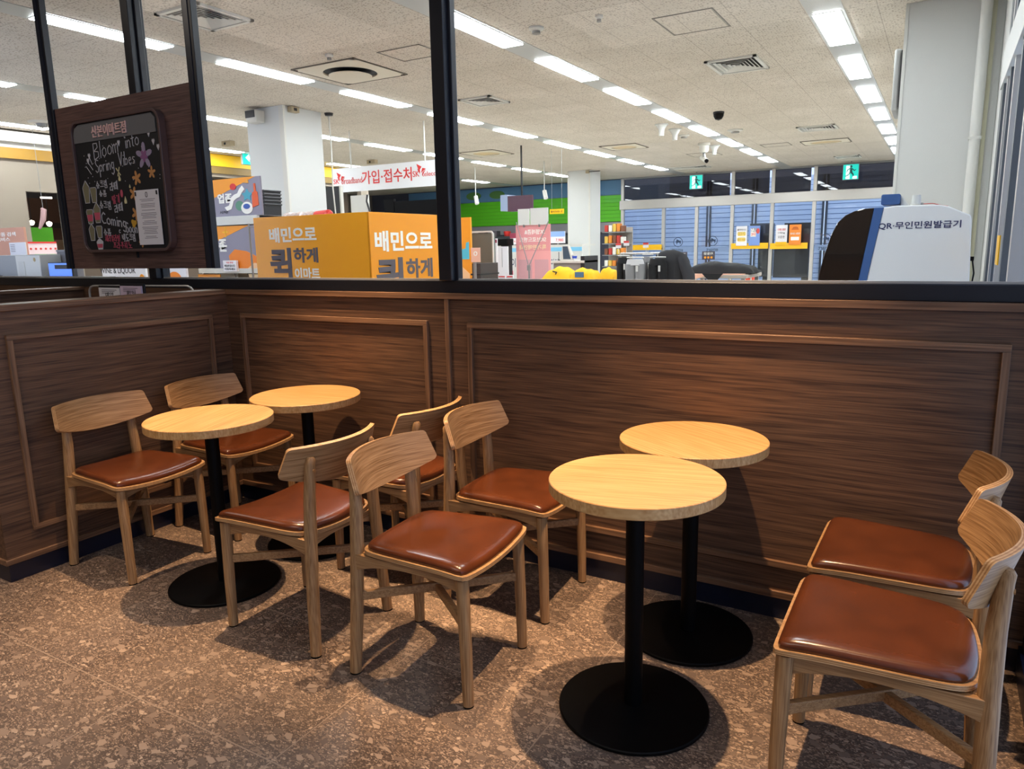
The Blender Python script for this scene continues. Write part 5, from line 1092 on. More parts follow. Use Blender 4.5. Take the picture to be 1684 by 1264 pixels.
mm = MB().tube([(C.x, YR + .14, C.z - d_) for d_, r_ in prof], [r_ for d_, r_ in prof], 24); mm.v = [Vector((v.x + .02 * math.sin(9 * (C.z - v.z)), YR + .14 + (v.y - YR - .14) * .45 + .012 * math.sin(30 * v.x), v.z)) for v in mm.v]
obj('body', mm, mat('charcoal_cloth', '#232327', .85), t)
sl = MB().tube([(C.x + .15, YR + .1, C.z - .08), (C.x + .26, YR + .06, C.z - .3), (C.x + .31, YR + .04, C.z - .7)], [.06, .075, .06], 14); obj('sleeve', sl, mat('charcoal_cloth2', '#2c2c31', .85), t)
for u_, v_, lab in ((1017, 404, 'left red and white price tag above the clothes rack'), (1030, 400, 'middle red and white price tag above the clothes rack'), (1062, 403, 'right red and white price tag above the clothes rack')):
    p = Yp(u_, v_, YR + .1); t = thing('price_tag', lab, 'price tag', (p.x, YR + .1, zr), 'price tags on the clothes rack'); obj('card', MB().box(p.x - .035, p.x + .035, YR + .1, YR + .105, p.z - .03, p.z + .03), M_paper, t); obj('red_band', MB().box(p.x - .035, p.x + .035, YR + .098, YR + .1, p.z + .006, p.z + .03), mat('tag_red', '#d84a44', .5), t); obj('stem', MB().tube([(p.x, YR + .11, zr), (p.x, YR + .106, p.z - .02)], .004, 6), M_white, t)
# snack rack behind
A = Yp(990, 450, 16.5); B = Yp(1030, 380, 16.5)
t = thing('snack_rack', 'tall rack of colourful packets right of the far pillar', 'rack', ((A.x + B.x) / 2, 16.6, 0)); obj('back', MB().box(A.x, B.x, 16.9, 16.93, 0, B.z + .1), mat('rack_back', '#a8a29c', .6), t)
for k_ in range(6): obj('shelf', MB().box(A.x, B.x, 16.5, 16.9, .35 + .27 * k_, .37 + .27 * k_), M_grey, t)
pk = [mat('packet_red', '#b8352c', .5), mat('packet_orange', '#d9822b', .5), mat('packet_white', '#e2ded6', .5), mat('packet_brown', '#7d4a30', .5), mat('packet_gold', '#d9b24a', .5)]
for k_ in range(2, 6):
    for i in range(5):
        x_ = A.x + .04 + (B.x - A.x - .1) / 5 * i; z_ = .372 + .27 * k_
        rn = ['lowest', 'second', 'third', 'top'][k_ - 2]; pn = ['far left', 'left', 'middle', 'right', 'far right'][i]
        m = MB(); m.box(x_, x_ + .085, 16.55, 16.7, z_, z_ + random.uniform(.13, .19))
        solo('snack_packet', m, pk[(i * 2 + k_) % 5], 'colourful packet, %s on the %s visible shelf of the snack rack' % (pn, rn), 'packet', .008, 'packets on the snack rack')
# low display table with black cloth
A = Yp(1121, 452, 10.5); B = Yp(1228, 445, 10.5); zt = Yp(1180, 452, 10.5).z
t = thing('display_table', 'low grey display table with a pink top cloth', 'table', ((A.x + B.x) / 2, 11, 0))
obj('top', MB().box(A.x, B.x, 10.5, 11.5, zt - .05, zt), mat('warm_grey', '#a79d94', .5), t, .008); obj('cloth', MB().box(A.x + .02, B.x - .05, 10.52, 11.48, zt, zt + .012), mat('salmon_cloth', '#e8b39a', .8), t)
obj('cloth_drop', MB().prism([(0, 0), (.1, -.06), (.3, -.0), (.36, -.09), (.5, 0)], (A.x + .1, 10.498, zt), X1, Z1, .004), mat('salmon_cloth', '#e8b39a', .8), t)
for x_ in (A.x + .02, B.x - .08):
    for y_ in (10.53, 11.4): obj('leg', MB().box(x_, x_ + .05, y_, y_ + .05, 0, zt - .05), M_grey, t)
obj('shelf', MB().box(A.x + .02, B.x - .03, 10.55, 11.45, .45, .47), M_grey, t)
C = Yp(1185, 434, 10.8); t = thing('black_garment', 'spread black clothing lying on the low display table', 'clothing', (C.x, 10.95, zt + .012)); D0 = Yp(1122, 440, 10.8); D1 = Yp(1240, 440, 10.8)
obj('folds', cloth_lump((D0.x + D1.x) / 2 + .04, 10.95, zt + .012, (D1.x - D0.x) / 2 - .02, .3, .15, 12), bk, t); obj('corner_flap', MB().prism([(0, 0), (.16, -.17), (.3, 0)], (C.x - .18, 10.49, zt + .02), X1, Z1, .006), bk, t)
A = Yp(1226, 466, 12.0); B = Yp(1239, 444, 12.0); t = thing('red_bin', 'orange red bin right of the low display table', 'bin', ((A.x + B.x) / 2, 12.2, 0)); obj('body', MB().box(A.x - .03, B.x, 12.0, 12.35, 0, B.z), mat('bin_red', '#e2492c', .5), t, .02); obj('handle', MB().tube([(B.x - .03, 11.99, B.z - .2), (B.x - .03, 11.97, B.z - .06)], .012, 8), M_white, t)

# ------------------------------------------------------------------ far wall: green wall and entrance
YF = 23.0
xg1 = -9.25
struct('wall_far', MB().box(-24, xg1, YF + .1, YF + .25, 0, ZC), mat('dark_far_wall', '#3e4250', .7), 'far wall left of the entrance doors', 'wall')
t = thing('green_wall_panel', 'bright green slatted band on the far wall behind the far pillar', 'panel', (-13, YF, 2.0)); g = MB()
za, zb_ = 2.17, 3.02
for k_ in range(7): g.box(-18, xg1, YF + .02, YF + .1, za + (zb_ - za) / 7 * k_ + .008, za + (zb_ - za) / 7 * (k_ + 1))
obj('slats', g, M_green, t); obj('backing', MB().box(-18, xg1, YF + .05, YF + .1, za, zb_), mat('green_dark', '#3d8a0a', .6), t)
t = thing('blue_wall_panel', 'blue grey band on the far wall above the green band', 'panel', (-13, YF, 3.02)); obj('band', MB().box(-18, xg1, YF + .03, YF + .1, 3.03, 3.5), mat('steel_blue', '#4f7ba0', .6), t); obj('ledge', MB().box(-18, xg1, YF, YF + .1, 3.02, 3.03), M_dgrey, t)
g = MB()
for cx_ in (-16.0, -15.0, -14.0): g.prism(circ(cx_, 3.26, .32, .14, 18), (0, YF + .03, 0), X1, Z1, .02)
obj('leaf_shapes', g, mat('leaf_green', '#4c7a3c', .6), t)
t = thing('grey_wall_panel', 'grey band on the far wall under the green band', 'panel', (-13, YF, 1.8)); obj('band', MB().box(-18, xg1, YF + .03, YF + .1, 1.85, 2.16), mat('mid_band', '#8a888c', .6), t); obj('ledge', MB().box(-18, xg1, YF, YF + .1, 1.83, 1.85), M_dgrey, t)
t = thing('display_fridge', 'dark open display fridge under the green wall', 'fridge', (-14, 22.5, 0)); obj('body', MB().box(-18, -10.2, 22.2, 22.9, 0, 1.78), mat('fridge_black', '#24282a', .5), t); obj('header', MB().box(-18, -10.2, 22.1, 22.2, 1.55, 1.78), mat('fridge_header', '#343a3c', .4), t); obj('shelf', MB().box(-18, -10.2, 22.05, 22.2, .9, .95), M_grey, t)
fr_ = random.Random(3)
for k_ in range(3):
    x_ = Yp((781, 802, 822)[k_], 380, 21.9).x; solo('flower_pot' if k_ == 2 else 'product_box', MB().lathe([(.10, 1.78), (.13, 1.95), (.10, 1.96), (0, 1.96)], (x_, 22.4, 0), 16) if k_ == 2 else MB().box(x_ - .12, x_ + .12, 22.3, 22.55, 1.78, 1.98), (mat('apple_red', '#d9342e', .5) if k_ == 2 else M_letg), ['left grey box on top of the dark display fridge', 'right grey box on top of the dark display fridge', 'red pot on top of the dark display fridge'][k_], 'box' if k_ < 2 else 'pot', .005)
p = Yp(848, 325, 14); t = thing('hanging_monitor', 'dark maroon hanging screen before the green wall', 'monitor', (p.x, 14, p.z - .3)); A = Yp(835, 348, 14); B = Yp(875, 320, 14)
obj('screen', MB().box(A.x, B.x, 14.0, 14.06, A.z, B.z), mat('maroon_screen', '#4a2a3c', .3), t); obj('side', MB().box(A.x - .18, A.x, 14.0, 14.5, A.z + .02, B.z + .03), mat('pale_blue_case', '#8d9cb8', .4), t); obj('pole', MB().tube([((A.x + B.x) / 2, 14.1, B.z), ((A.x + B.x) / 2, 14.1, ZC)], .02, 8), M_dark, t)
for u_, v_, lab in ((784, 329, 'left white track spotlight before the green wall'), (897, 320, 'right white track spotlight before the green wall')):
    p = Yp(u_, v_, 17); t = thing('track_spotlight', lab, 'spotlight', (p.x, 17, p.z - .1), 'track spotlights'); obj('head', MB().tube([(p.x - .03, 17, p.z + .1), (p.x + .04, 16.95, p.z - .1)], .055, 14), M_white, t); obj('stem', MB().tube([(p.x - .03, 17, p.z + .1), (p.x - .03, 17, ZC)], .012, 8), M_white, t)

en = thing('door_1', 'glazed steel entrance with sliding doors and transoms at the far end', 'door', (-5, YF, 0)); en['kind'] = 'structure'
ZB0, ZB1 = 2.53, 2.82
obj('header_beam', MB().box(-9.25, -.4, YF - .12, YF + .12, ZB0, ZB1), M_steel, en, .01)
obj('ceiling_channel', MB().box(-9.25, -.4, YF - .05, YF + .12, ZC - .05, ZC), M_grey, en)
px_posts = [(1024, True), (1091, False), (1145, False), (1203, True), (1268, True), (1336, True), (1474, True)]
for u_, full in px_posts:
    x_ = Yp(u_, 395, YF).x; obj('post', MB().box(x_ - .05, x_ + .05, YF - .06, YF + .06, 0, ZC - .02 if full else ZB0), M_steel, en, .006)
xs_ = [-9.2] + [Yp(u_, 395, YF).x for u_, f_ in px_posts[1:]] + [-.45]
for a_, b_ in zip(xs_[:-1], xs_[1:]): obj('glass_pane', MB().box(a_ + .04, b_ - .04, YF, YF + .01, 0.05, ZB0), M_glass2, en)
xt = [-9.2] + [Yp(u_, 300, YF).x for u_, f_ in px_posts if f_][1:] + [-.45]
for a_, b_ in zip(xt[:-1], xt[1:]): obj('transom_pane', MB().box(a_ + .04, b_ - .04, YF, YF + .01, ZB1, ZC - .05), M_smoke, en)
obj('decal_band', MB().box(-7.55, Yp(1203, 395, YF).x - .05, YF - .006, YF - .002, 1.14, 1.30), mat('frosted_band', '#7f94ba', .6), en); obj('decal_band', MB().box(Yp(1336, 395, YF).x + .05, -1.1, YF - .006, YF - .002, 1.14, 1.30), mat('frosted_band', '#7f94ba', .6), en)
for u_, v_ in ((1115, 398), (1172, 396), (1358, 393)):
    p = Yp(u_, v_, YF - .01); rg = ringmb(.30, .30, .149, .018, .004, (p.x - .15, YF - .008, p.z - .15), 10)
    rg.prism([(.06, .13), (.11, .22), (.09, .24), (.13, .23), (.2, .19), (.24, .2), (.235, .12), (.215, .07), (.205, .12), (.19, .14), (.13, .13), (.11, .07), (.095, .13), (.09, .16)], (p.x - .15, YF - .008, p.z - .15), X1, Z1, .004)
    obj('horse_emblem', rg, mat('emblem_navy', '#2b3f5e', .5), en)
    text(en, 'emart', (p.x - .19, YF - .008, 1.16), X1, Z1, .36, .10, mat('emblem_grey', '#3f5168', .5), .012, .003, True)
for u_, v_, lab in ((1120, 421, 'a'), (1165, 420, 'b')):
    p = Yp(u_, v_, YF - .01); s2 = obj('door_sticker', MB().box(p.x - .2, p.x + .2, YF - .012, YF - .008, p.z - .13, p.z + .13), mat('sticker_brown', '#4a4450', .6), en); text(en, '자동문', (p.x - .15, YF - .012, p.z + .02), X1, Z1, .3, .08, M_letw, .01, .002, True); g = MB()
    for k_ in range(3): g.prism(circ(p.x - .1 + .1 * k_, p.z - .06, .035, n=12), (0, YF - .012, 0), X1, Z1, .003)
    obj('sticker_dots', g, M_orange, en)
# yellow ledges with posters
for u0, u1, lab in ((1202, 1263, 'left half of the yellow ledge on the entrance glass'), (1266, 1328, 'right half of the yellow ledge on the entrance glass'), (1037, 1088, 'short yellow ledge above the clothes rack')):
    A = Yp(u0, 410, YF - .2); B = Yp(u1, 401, YF - .2); t = thing('yellow_ledge', lab, 'ledge', ((A.x + B.x) / 2, YF - .2, A.z), 'yellow ledges'); z0_ = Yp((u0 + u1) / 2, 409 if u0 > 1100 else 411, YF - .2).z
    obj('front', MB().box(A.x, B.x, YF - .2, YF - .17, z0_, z0_ + .17), M_yellow, t); obj('bracket', MB().box(A.x + .02, B.x - .02, YF - .17, YF - .06, z0_ + .02, z0_ + .05), M_dark, t)
    if u0 > 1100:
        t2 = thing('dark_cabinet', 'dark cabinet below the %s yellow ledge' % ('left' if u0 == 1202 else 'right'), 'cabinet', ((A.x + B.x) / 2, YF + .6, .5)); obj('body', MB().box(A.x + (.7 if u0 == 1202 else .02), B.x - .02, YF + .3, YF + .8, z0_ - .85, z0_), mat('machine_dark', '#2a2a30', .3), t2, .01); obj('leg', MB().box((A.x + B.x) / 2 + .3, (A.x + B.x) / 2 + .5, YF + .4, YF + .7, -.01, z0_ - .85), M_dark, t2)
        obj('upper_body', MB().box(B.x - (.65 if u0 == 1202 else .75), B.x - .02, YF + .3, YF + .8, z0_, z0_ + .75), mat('machine_dark', '#2a2a30', .3), t2)
for (u0, u1, lab, bgm, items) in ((1210, 1229, 'white poster with gold boxes on the yellow ledge, first from the left', M_paper, [('홈마이너스', .76, .1, .8, M_letblack), ('23시', .5, .2, .6, mat('gold_print', '#c99a1c', .5)), ('08시 이후', .2, .14, .72, mat('gold_print', '#c99a1c', .5))]),
        (1231, 1250, 'blue poster with a white box on the yellow ledge, second from the left', mat('poster_blue', '#7d9ad8', .5), [('7.3%', .68, .2, .5, M_letnavy), ('20대', .46, .2, .4, M_letred)]),
        (1275, 1295, 'white poster with grey script and a yellow foot on the yellow ledge', M_paper, [('디지털 상품권', .70, .12, .7, M_letred), ('110mg', .52, .12, .6, M_letblack), ('오운완', .3, .14, .6, M_letg)]),
        (1297, 1318, 'orange poster with a white box on the yellow ledge, rightmost', mat('poster_orange', '#ee8a2c', .5), [('행복한 상품권', .48, .1, .8, M_letw), ('모바일', .78, .1, .4, mat('dark_orange', '#a85612', .5))])):
    A = Yp(u0, 400, YF - .24); B = Yp(u1, 372, YF - .24); z0_ = 1.345; z1_ = z0_ + .545
    t = thing('poster', lab, 'poster', ((A.x + B.x) / 2, YF - .24, z0_), 'posters on the yellow ledge'); obj('sheet', MB().box(A.x, B.x, YF - .235, YF - .20, z0_ - .03, z1_), bgm, t); W3 = B.x - A.x; H3 = z1_ - z0_
    if bgm in (M_paper,) and u0 == 1275: obj('foot_band', MB().box(A.x, B.x, YF - .239, YF - .235, z0_ - .03, z0_ + .06), M_yellow, t)
    if u0 == 1210:
        for zz in (.47, .17): obj('gold_box', MB().prism([(q[0] + W3 * .12, q[1] + H3 * zz) for q in rrect(W3 * .76, H3 * .22, .04)], (A.x, YF - .235, z0_), X1, Z1, .002), mat('gold_pale', '#ecd27a', .5), t)
    if u0 in (1231, 1297): obj('white_box', MB().box(A.x + W3 * .15, B.x - W3 * (.35 if u0 == 1231 else .15), YF - .238, YF - .235, z0_ + H3 * (.42 if u0 == 1231 else .18), z0_ + H3 * (.88 if u0 == 1231 else .36)), M_letw, t)
    if u0 == 1231: obj('red_shape', MB().prism(circ(W3 * .82, H3 * .72, .05, .08), (A.x, YF - .235, z0_), X1, Z1, .003), mat('tag_red', '#d84a44', .5), t)
    if u0 == 1297: obj('arch', MB().prism([(W3 * (.5 + .3 * math.cos(a_ * PI / 12)), H3 * (.72 + .18 * math.sin(a_ * PI / 12))) for a_ in range(13)], (A.x, YF - .235, z0_), X1, Z1, .003), mat('dark_orange2', '#d46a14', .5), t)
    for body, v_, h_, w_, m_ in items: text(t, body, (A.x + W3 * (.5 - w_ / 2) if u0 != 1231 else A.x + W3 * .2, YF - .239, z0_ + H3 * v_), X1, Z1, W3 * w_, H3 * h_, m_, .012, .002)
# exit signs
def exit_sign(x, y, ztop, lab):
    t = thing('exit_sign', lab, 'sign', (x, y, ztop - .42), 'exit signs'); w_, h_ = .40, .42
    obj('housing', MB().box(x - w_ / 2, x + w_ / 2, y, y + .06, ztop - h_, ztop), M_grey, t); obj('face', MB().box(x - w_ / 2 + .008, x + w_ / 2 - .008, y - .004, y, ztop - h_ + .008, ztop - .02), M_exit, t)
    g = MB(); O = (x - .2, y - .004, ztop - .42)
    g.prism(circ(.20, .345, .035, n=14), O, X1, Z1, .002)
    for poly in ([(.17, .31), (.235, .30), (.24, .20), (.19, .18), (.165, .24)], [(.235, .30), (.29, .25), (.33, .27), (.325, .245), (.285, .22), (.24, .26)], [(.17, .31), (.11, .27), (.085, .2), (.105, .19), (.13, .245), (.175, .27)], [(.24, .2), (.28, .14), (.27, .06), (.245, .06), (.25, .125), (.19, .18)], [(.19, .18), (.17, .12), (.08, .08), (.07, .105), (.145, .15), (.165, .22)]): g.prism(poly, O, X1, Z1, .002)
    obj('running_figure', g, mat('exit_dark', '#0a5b58', .5), t)
    obj('doorway', MB().box(x - .12, x - .02, y - .006, y - .004, ztop - .40, ztop - .05), M_exitw, t); obj('doorway', MB().box(x + .05, x + .16, y - .006, y - .004, ztop - .40, ztop - .33), M_exitw, t)
    obj('hanger', MB().box(x - .02, x + .02, y + .02, y + .04, ztop, ZC), M_grey, t)
p = Yp(1145, 287, YF - .5); exit_sign(p.x, YF - .5, p.z, 'green exit sign on the left above the entrance doors')
p = Yp(1400, 269, YF - .5); exit_sign(p.x, YF - .5, p.z, 'green exit sign on the right above the entrance doors')
p = Xp(407, 247, XL + .5); t = thing('exit_sign', 'green exit sign half hidden behind the left pillar', 'sign', (p.x, p.y, p.z - .35), 'exit signs'); obj('housing', MB().box(p.x, p.x + .05, p.y - .2, p.y + .45, p.z - .32, p.z), M_grey, t); obj('face', MB().box(p.x + .05, p.x + .055, p.y - .19, p.y + .44, p.z - .31, p.z - .01), M_exit, t); obj('arrow', MB().prism([(0, 0), (.1, .08), (.1, .03), (.2, .03), (.2, -.03), (.1, -.03), (.1, -.08)], (p.x + .055, p.y - .12, p.z - .17), Y1, Z1, .004), M_exitw, t); obj('hanger', MB().box(p.x + .01, p.x + .04, p.y, p.y + .05, p.z, ZC), M_grey, t)

# outside: shutters lit by the open sky
for k_, (x0_, x1_, lab) in enumerate(((-12.5, -7.5, 'blue slatted shutter outside behind the clothes rack'), (-7.4, -5.9, 'blue slatted shutter outside behind the left doors'), (-5.8, -3.6, 'blue slatted shutter outside behind the yellow ledges'), (-3.5, .4, 'blue slatted shutter outside behind the self service machine'))):
    t = thing('shutter', lab, 'shutter', ((x0_ + x1_) / 2, 27, 0), 'blue shutters outside'); g = MB(); nz = 22
    for j in range(nz): z_ = .0 + 3.6 / nz * j; g.box(x0_ + .04, x1_ - .04, 27, 27.05, z_ + .018, z_ + 3.6 / nz)
    obj('slats', g, M_shut, t); obj('backing', MB().box(x0_, x1_, 27.05, 27.1, 0, 3.6), mat('shutter_gap', '#7f9fd6', .6), t); obj('frame', MB().box(x0_ - .03, x0_ + .03, 26.95, 27.05, 0, 3.6), M_dgrey, t); obj('frame', MB().box(x1_ - .03, x1_ + .03, 26.95, 27.05, 0, 3.6), M_dgrey, t)

# ------------------------------------------------------------------ self service kiosk
YK = 5.8
def kp(u_, v_): q = Yp(u_, v_, YK); return (q.x, q.z)
t = thing('self_service_kiosk', 'white self service machine with curved dark front behind the glass', 'kiosk', (-.2, YK + .3, 0))
pts = [kp(1475, 338), kp(1545, 336.5), kp(1560, 339), kp(1585, 349), kp(1596, 353), kp(1598, 360), kp(1597, 390), kp(1594, 465)]
xr_ = pts[-1][0]
body = [(kp(1421, 470)[0], .0), (xr_ - .005, .0)] + list(reversed(pts[:])) + [kp(1450, 345)]
body = [(kp(1412, 500)[0] - .1, 0.02), (xr_ - .01, 0.02)] + [pts[7], pts[6], pts[5], pts[4], pts[3], pts[2], pts[1], pts[0]] + [kp(1453, 341), kp(1424, 465)]
obj('body', MB().prism(body, (0, YK, 0), X1, Z1, -.62), mat('kiosk_white', '#edeeed', .35), t, .008, 3)
stripe = [kp(1438, 341.5), kp(1453, 341), kp(1424, 465), (kp(1412, 500)[0] - .1, .02), (kp(1400, 500)[0] - .14, .02), kp(1411, 465)]
obj('blue_stripe', MB().prism(stripe, (0, YK - .004, 0), X1, Z1, -.63), M_blue, t)
front = [kp(1438, 341.5), kp(1411, 465), (kp(1400, 500)[0] - .14, .02), (kp(1340, 500)[0] - .02, .02), kp(1344.5, 465), kp(1347, 448), kp(1353, 425), kp(1360, 405), kp(1367, 385), kp(1377, 366), kp(1390, 354), kp(1405, 347), kp(1420, 343)]
obj('dark_front', MB().prism(front, (0, YK + .01, 0), X1, Z1, -.60), mat('kiosk_gloss_black', '#1d1512', .08, coat=.5), t, .006, 3)
a0, b0 = kp(1448, 337), kp(1481, 318)
obj('blue_box', MB().prism([(a0[0] + q[0], a0[1] + q[1]) for q in rrect(b0[0] - a0[0], b0[1] - a0[1], .012)], (0, YK + .02, 0), X1, Z1, -.25), M_blue, t, .004)
obj('box_hood', MB().prism([kp(1481, 320), kp(1490, 332), kp(1494, 337.5), kp(1481, 337.5)], (0, YK + .05, 0), X1, Z1, -.2), M_white, t)
A = Yp(1444, 377, YK); B = Yp(1580, 377, YK); T_ = Yp(1512, 363.5, YK); zq = Yp(1512, 376.5, YK).z
text(t, 'QR·무인민원발급기', (A.x, YK, zq), X1, Z1, B.x - A.x, T_.z - zq, M_letnavy, .015)
c0 = kp(1505, 338); x_ = c0[0]; z_ = c0[1] + .004
t = thing('white_cup', 'upturned white cup standing on top of the self service machine', 'cup', (x_, YK + .15, z_)); obj('cup', MB().lathe([(.033, z_), (.034, z_ + .012), (.030, z_ + .014), (.025, z_ + .075), (0, z_ + .077)], (x_, YK + .15, 0), 24), M_white, t); obj('rim', MB().lathe([(.034, z_), (.036, z_ + .006), (.034, z_ + .012)], (x_, YK + .15, 0), 24), M_offw, t)
c1 = kp(1520, 336); c2 = kp(1556, 339)
t = thing('red_wire', 'thin red wire lying on top of the self service machine', 'wire', (c1[0], YK + .1, c1[1])); obj('wire', MB().tube([(c1[0] - .01, YK + .1, c1[1] + .008), (c1[0] + .05, YK + .09, c1[1] + .008), (c2[0] - .02, YK + .07, c2[1] + .008), (c2[0] + .01, YK + .05, c2[1] + .002)], .003, 8), mat('wire_red', '#a8352c', .4), t); obj('plug', MB().box(c1[0] - .025, c1[0] - .008, YK + .09, YK + .11, c1[1] + .002, c1[1] + .016), M_grey, t)
c1 = kp(1595, 427); t = thing('power_cable', 'black cable hanging at the right side of the self service machine', 'cable', (xr_ + .02, YK + .3, 0)); obj('cable', MB().tube([(xr_ + .012, YK + .3, c1[1]), (xr_ + .03, YK + .3, c1[1] - .1), (xr_ + .015, YK + .3, 1.0), (xr_ + .02, YK + .3, .3), (xr_ + .02, YK + .3, 0.005)], .005, 8), M_black, t); obj('plug', MB().box(xr_ + .0, xr_ + .022, YK + .28, YK + .32, c1[1] - .015, c1[1] + .015), M_black, t)

# ------------------------------------------------------------------ cafe tables
def table(x, y, rz, lab):
    t = thing('round_table', lab, 'table', (0, 0, 0), 'round pedestal tables')
    r_ = .254; zt = .74
    prof = [(0.0, zt - .034), (r_ - .0022, zt - .034), (r_, zt - .0318), (r_, zt - .0022), (r_ - .0022, zt), (0, zt)]
    top = obj('tabletop', MB().lathe(prof, (0, 0, 0), 96), M_table, t)
    for p_ in top.data.polygons: p_.use_smooth = True
    obj('mounting_plate', MB().box(-.11, .11, -.11, .11, zt - .040, zt - .034), M_black, t)
    obj('column', MB().tube([(0, 0, .012), (0, 0, zt - .038)], .0275, 28), M_black, t)
    b = obj('base', MB().lathe([(0, 0), (.226, 0), (.229, .003), (.229, .010), (.226, .013), (.05, .014), (.036, .018), (0, .018)], (0, 0, 0), 96), M_black, t)
    for p_ in b.data.polygons: p_.use_smooth = True
    t.location = (x, y, 0); t.rotation_euler = (0, 0, rz); return t
def copy_tree(o, parent=None):
    c = o.copy(); COL.objects.link(c); c.parent = parent
    for k_ in [q for q in ALL if q.parent == o]: copy_tree(k_, c)
    return c
t0 = table(-.724, 1.934, .25, 'front round table of the right pair, nearest the camera')
ALL = list(S.objects)
for x, y, rz, lab in ((-.707, 2.445, 2.6, 'rear round table of the right pair, against the low wall'), (-2.584, 1.908, 1.9, 'front round table of the left pair'), (-2.561, 2.424, 3.3, 'rear round table of the left pair, in the wall corner')):
    c = copy_tree(t0); c.location = (x, y, 0); c.rotation_euler = (0, 0, rz); c['label'] = lab

# ------------------------------------------------------------------ chairs (front towards +x)
def seat_outline(inset=0.0, n=112):
    """rounded seat outline, wider at the front, gently bowed edges"""
    fx, bx, fw_, bw_ = .238 - inset, -.178 + inset, .226 - inset, .192 - inset
    out = []; rc = .045
    for i in range(n):
        a_ = 2 * PI * i / n; c, s_ = math.cos(a_), math.sin(a_)
        p_ = 20.0 if c > 0 else 8.0
        k_ = (abs(c) ** p_ + abs(s_) ** p_) ** (-1 / p_); u_, v_ = c * k_, s_ * k_
        x = bx + (fx - bx) * (u_ + 1) / 2; w_ = bw_ + (fw_ - bw_) * (u_ + 1) / 2
        y = v_ * w_
        x += .006 * (1 - v_ * v_) * max(0, u_) - .022 * (1 - v_ * v_) * max(0, -u_)
        out.append((x, y))
    return out
def seat_z(x, y): return .435 + .017 * (y / .22) ** 2 - .006 * max(0, (x - .1) / .13) ** 2
def plies(m, a_, b_, k_=5):
    """a plywood edge between two rims: thin layers, light and dark in turn"""
    n = len(a_); a_ = [Vector(q) for q in a_]; b_ = [Vector(q) for q in b_]
    for j in range(k_):
        A_ = [p_.lerp(q, j / k_) for p_, q in zip(a_, b_)]; B_ = [p_.lerp(q, (j + 1) / k_) for p_, q in zip(a_, b_)]
        m.add(A_ + B_, [(i, n + i, n + (i + 1) % n, (i + 1) % n) for i in range(n)], 1 + j % 2, False)
def seat_shell():
    m = MB(); o = seat_outline(); cx_ = .02; rings = [1.0, .75, .5, .25]; n = len(o); vs = []
    for dz in (0, -.013):
        for r_ in rings:
            for x, y in o: X_, Y_ = cx_ + (x - cx_) * r_, y * r_; vs.append((X_, Y_, seat_z(X_, Y_) + dz))
        vs.append((cx_, 0, seat_z(cx_, 0) + dz))
    L = len(rings) * n + 1
    for b_ in (0, L):
        for k_ in range(len(rings) - 1): m.f += [];
    fs = []
    for b_ in (0, L):
        for k_ in range(len(rings) - 1):
            for i in range(n): fs.append((b_ + k_ * n + i, b_ + k_ * n + (i + 1) % n, b_ + (k_ + 1) * n + (i + 1) % n, b_ + (k_ + 1) * n + i))
        for i in range(n): fs.append((b_ + (len(rings) - 1) * n + i, b_ + (len(rings) - 1) * n + (i + 1) % n, b_ + L - 1))
    m.add(vs, fs, 0, True); e_ = len(vs)
    plies(m, vs[:n], vs[L:L + n]); return m
def cushion():
    m = MB(); o = seat_outline(.010); cx_ = .02; n = len(o); vs = []
    prof = [(1.0, .0005), (1.004, .006), (.995, .013), (.975, .0195), (.94, .0245), (.88, .028), (.75, .0305), (.5, .032), (.25, .0325)]
    for r_, h_ in prof:
        for x, y in o: X_, Y_ = cx_ + (x - cx_) * r_, y * r_; vs.append((X_, Y_, seat_z(X_, Y_) + h_))
    vs.append((cx_, 0, seat_z(cx_, 0) + .0325)); fs = []
    for k_ in range(len(prof) - 1):
        for i in range(n): fs.append((k_ * n + i, k_ * n + (i + 1) % n, (k_ + 1) * n + (i + 1) % n, (k_ + 1) * n + i))
    for i in range(n): fs.append(((len(prof) - 1) * n + i, (len(prof) - 1) * n + (i + 1) % n, len(vs) - 1))
    return m.add(vs, fs, 0, True)
def back_x(y, z): return -.228 + .066 * (y / .2) ** 2 + (.70 - z) * .30
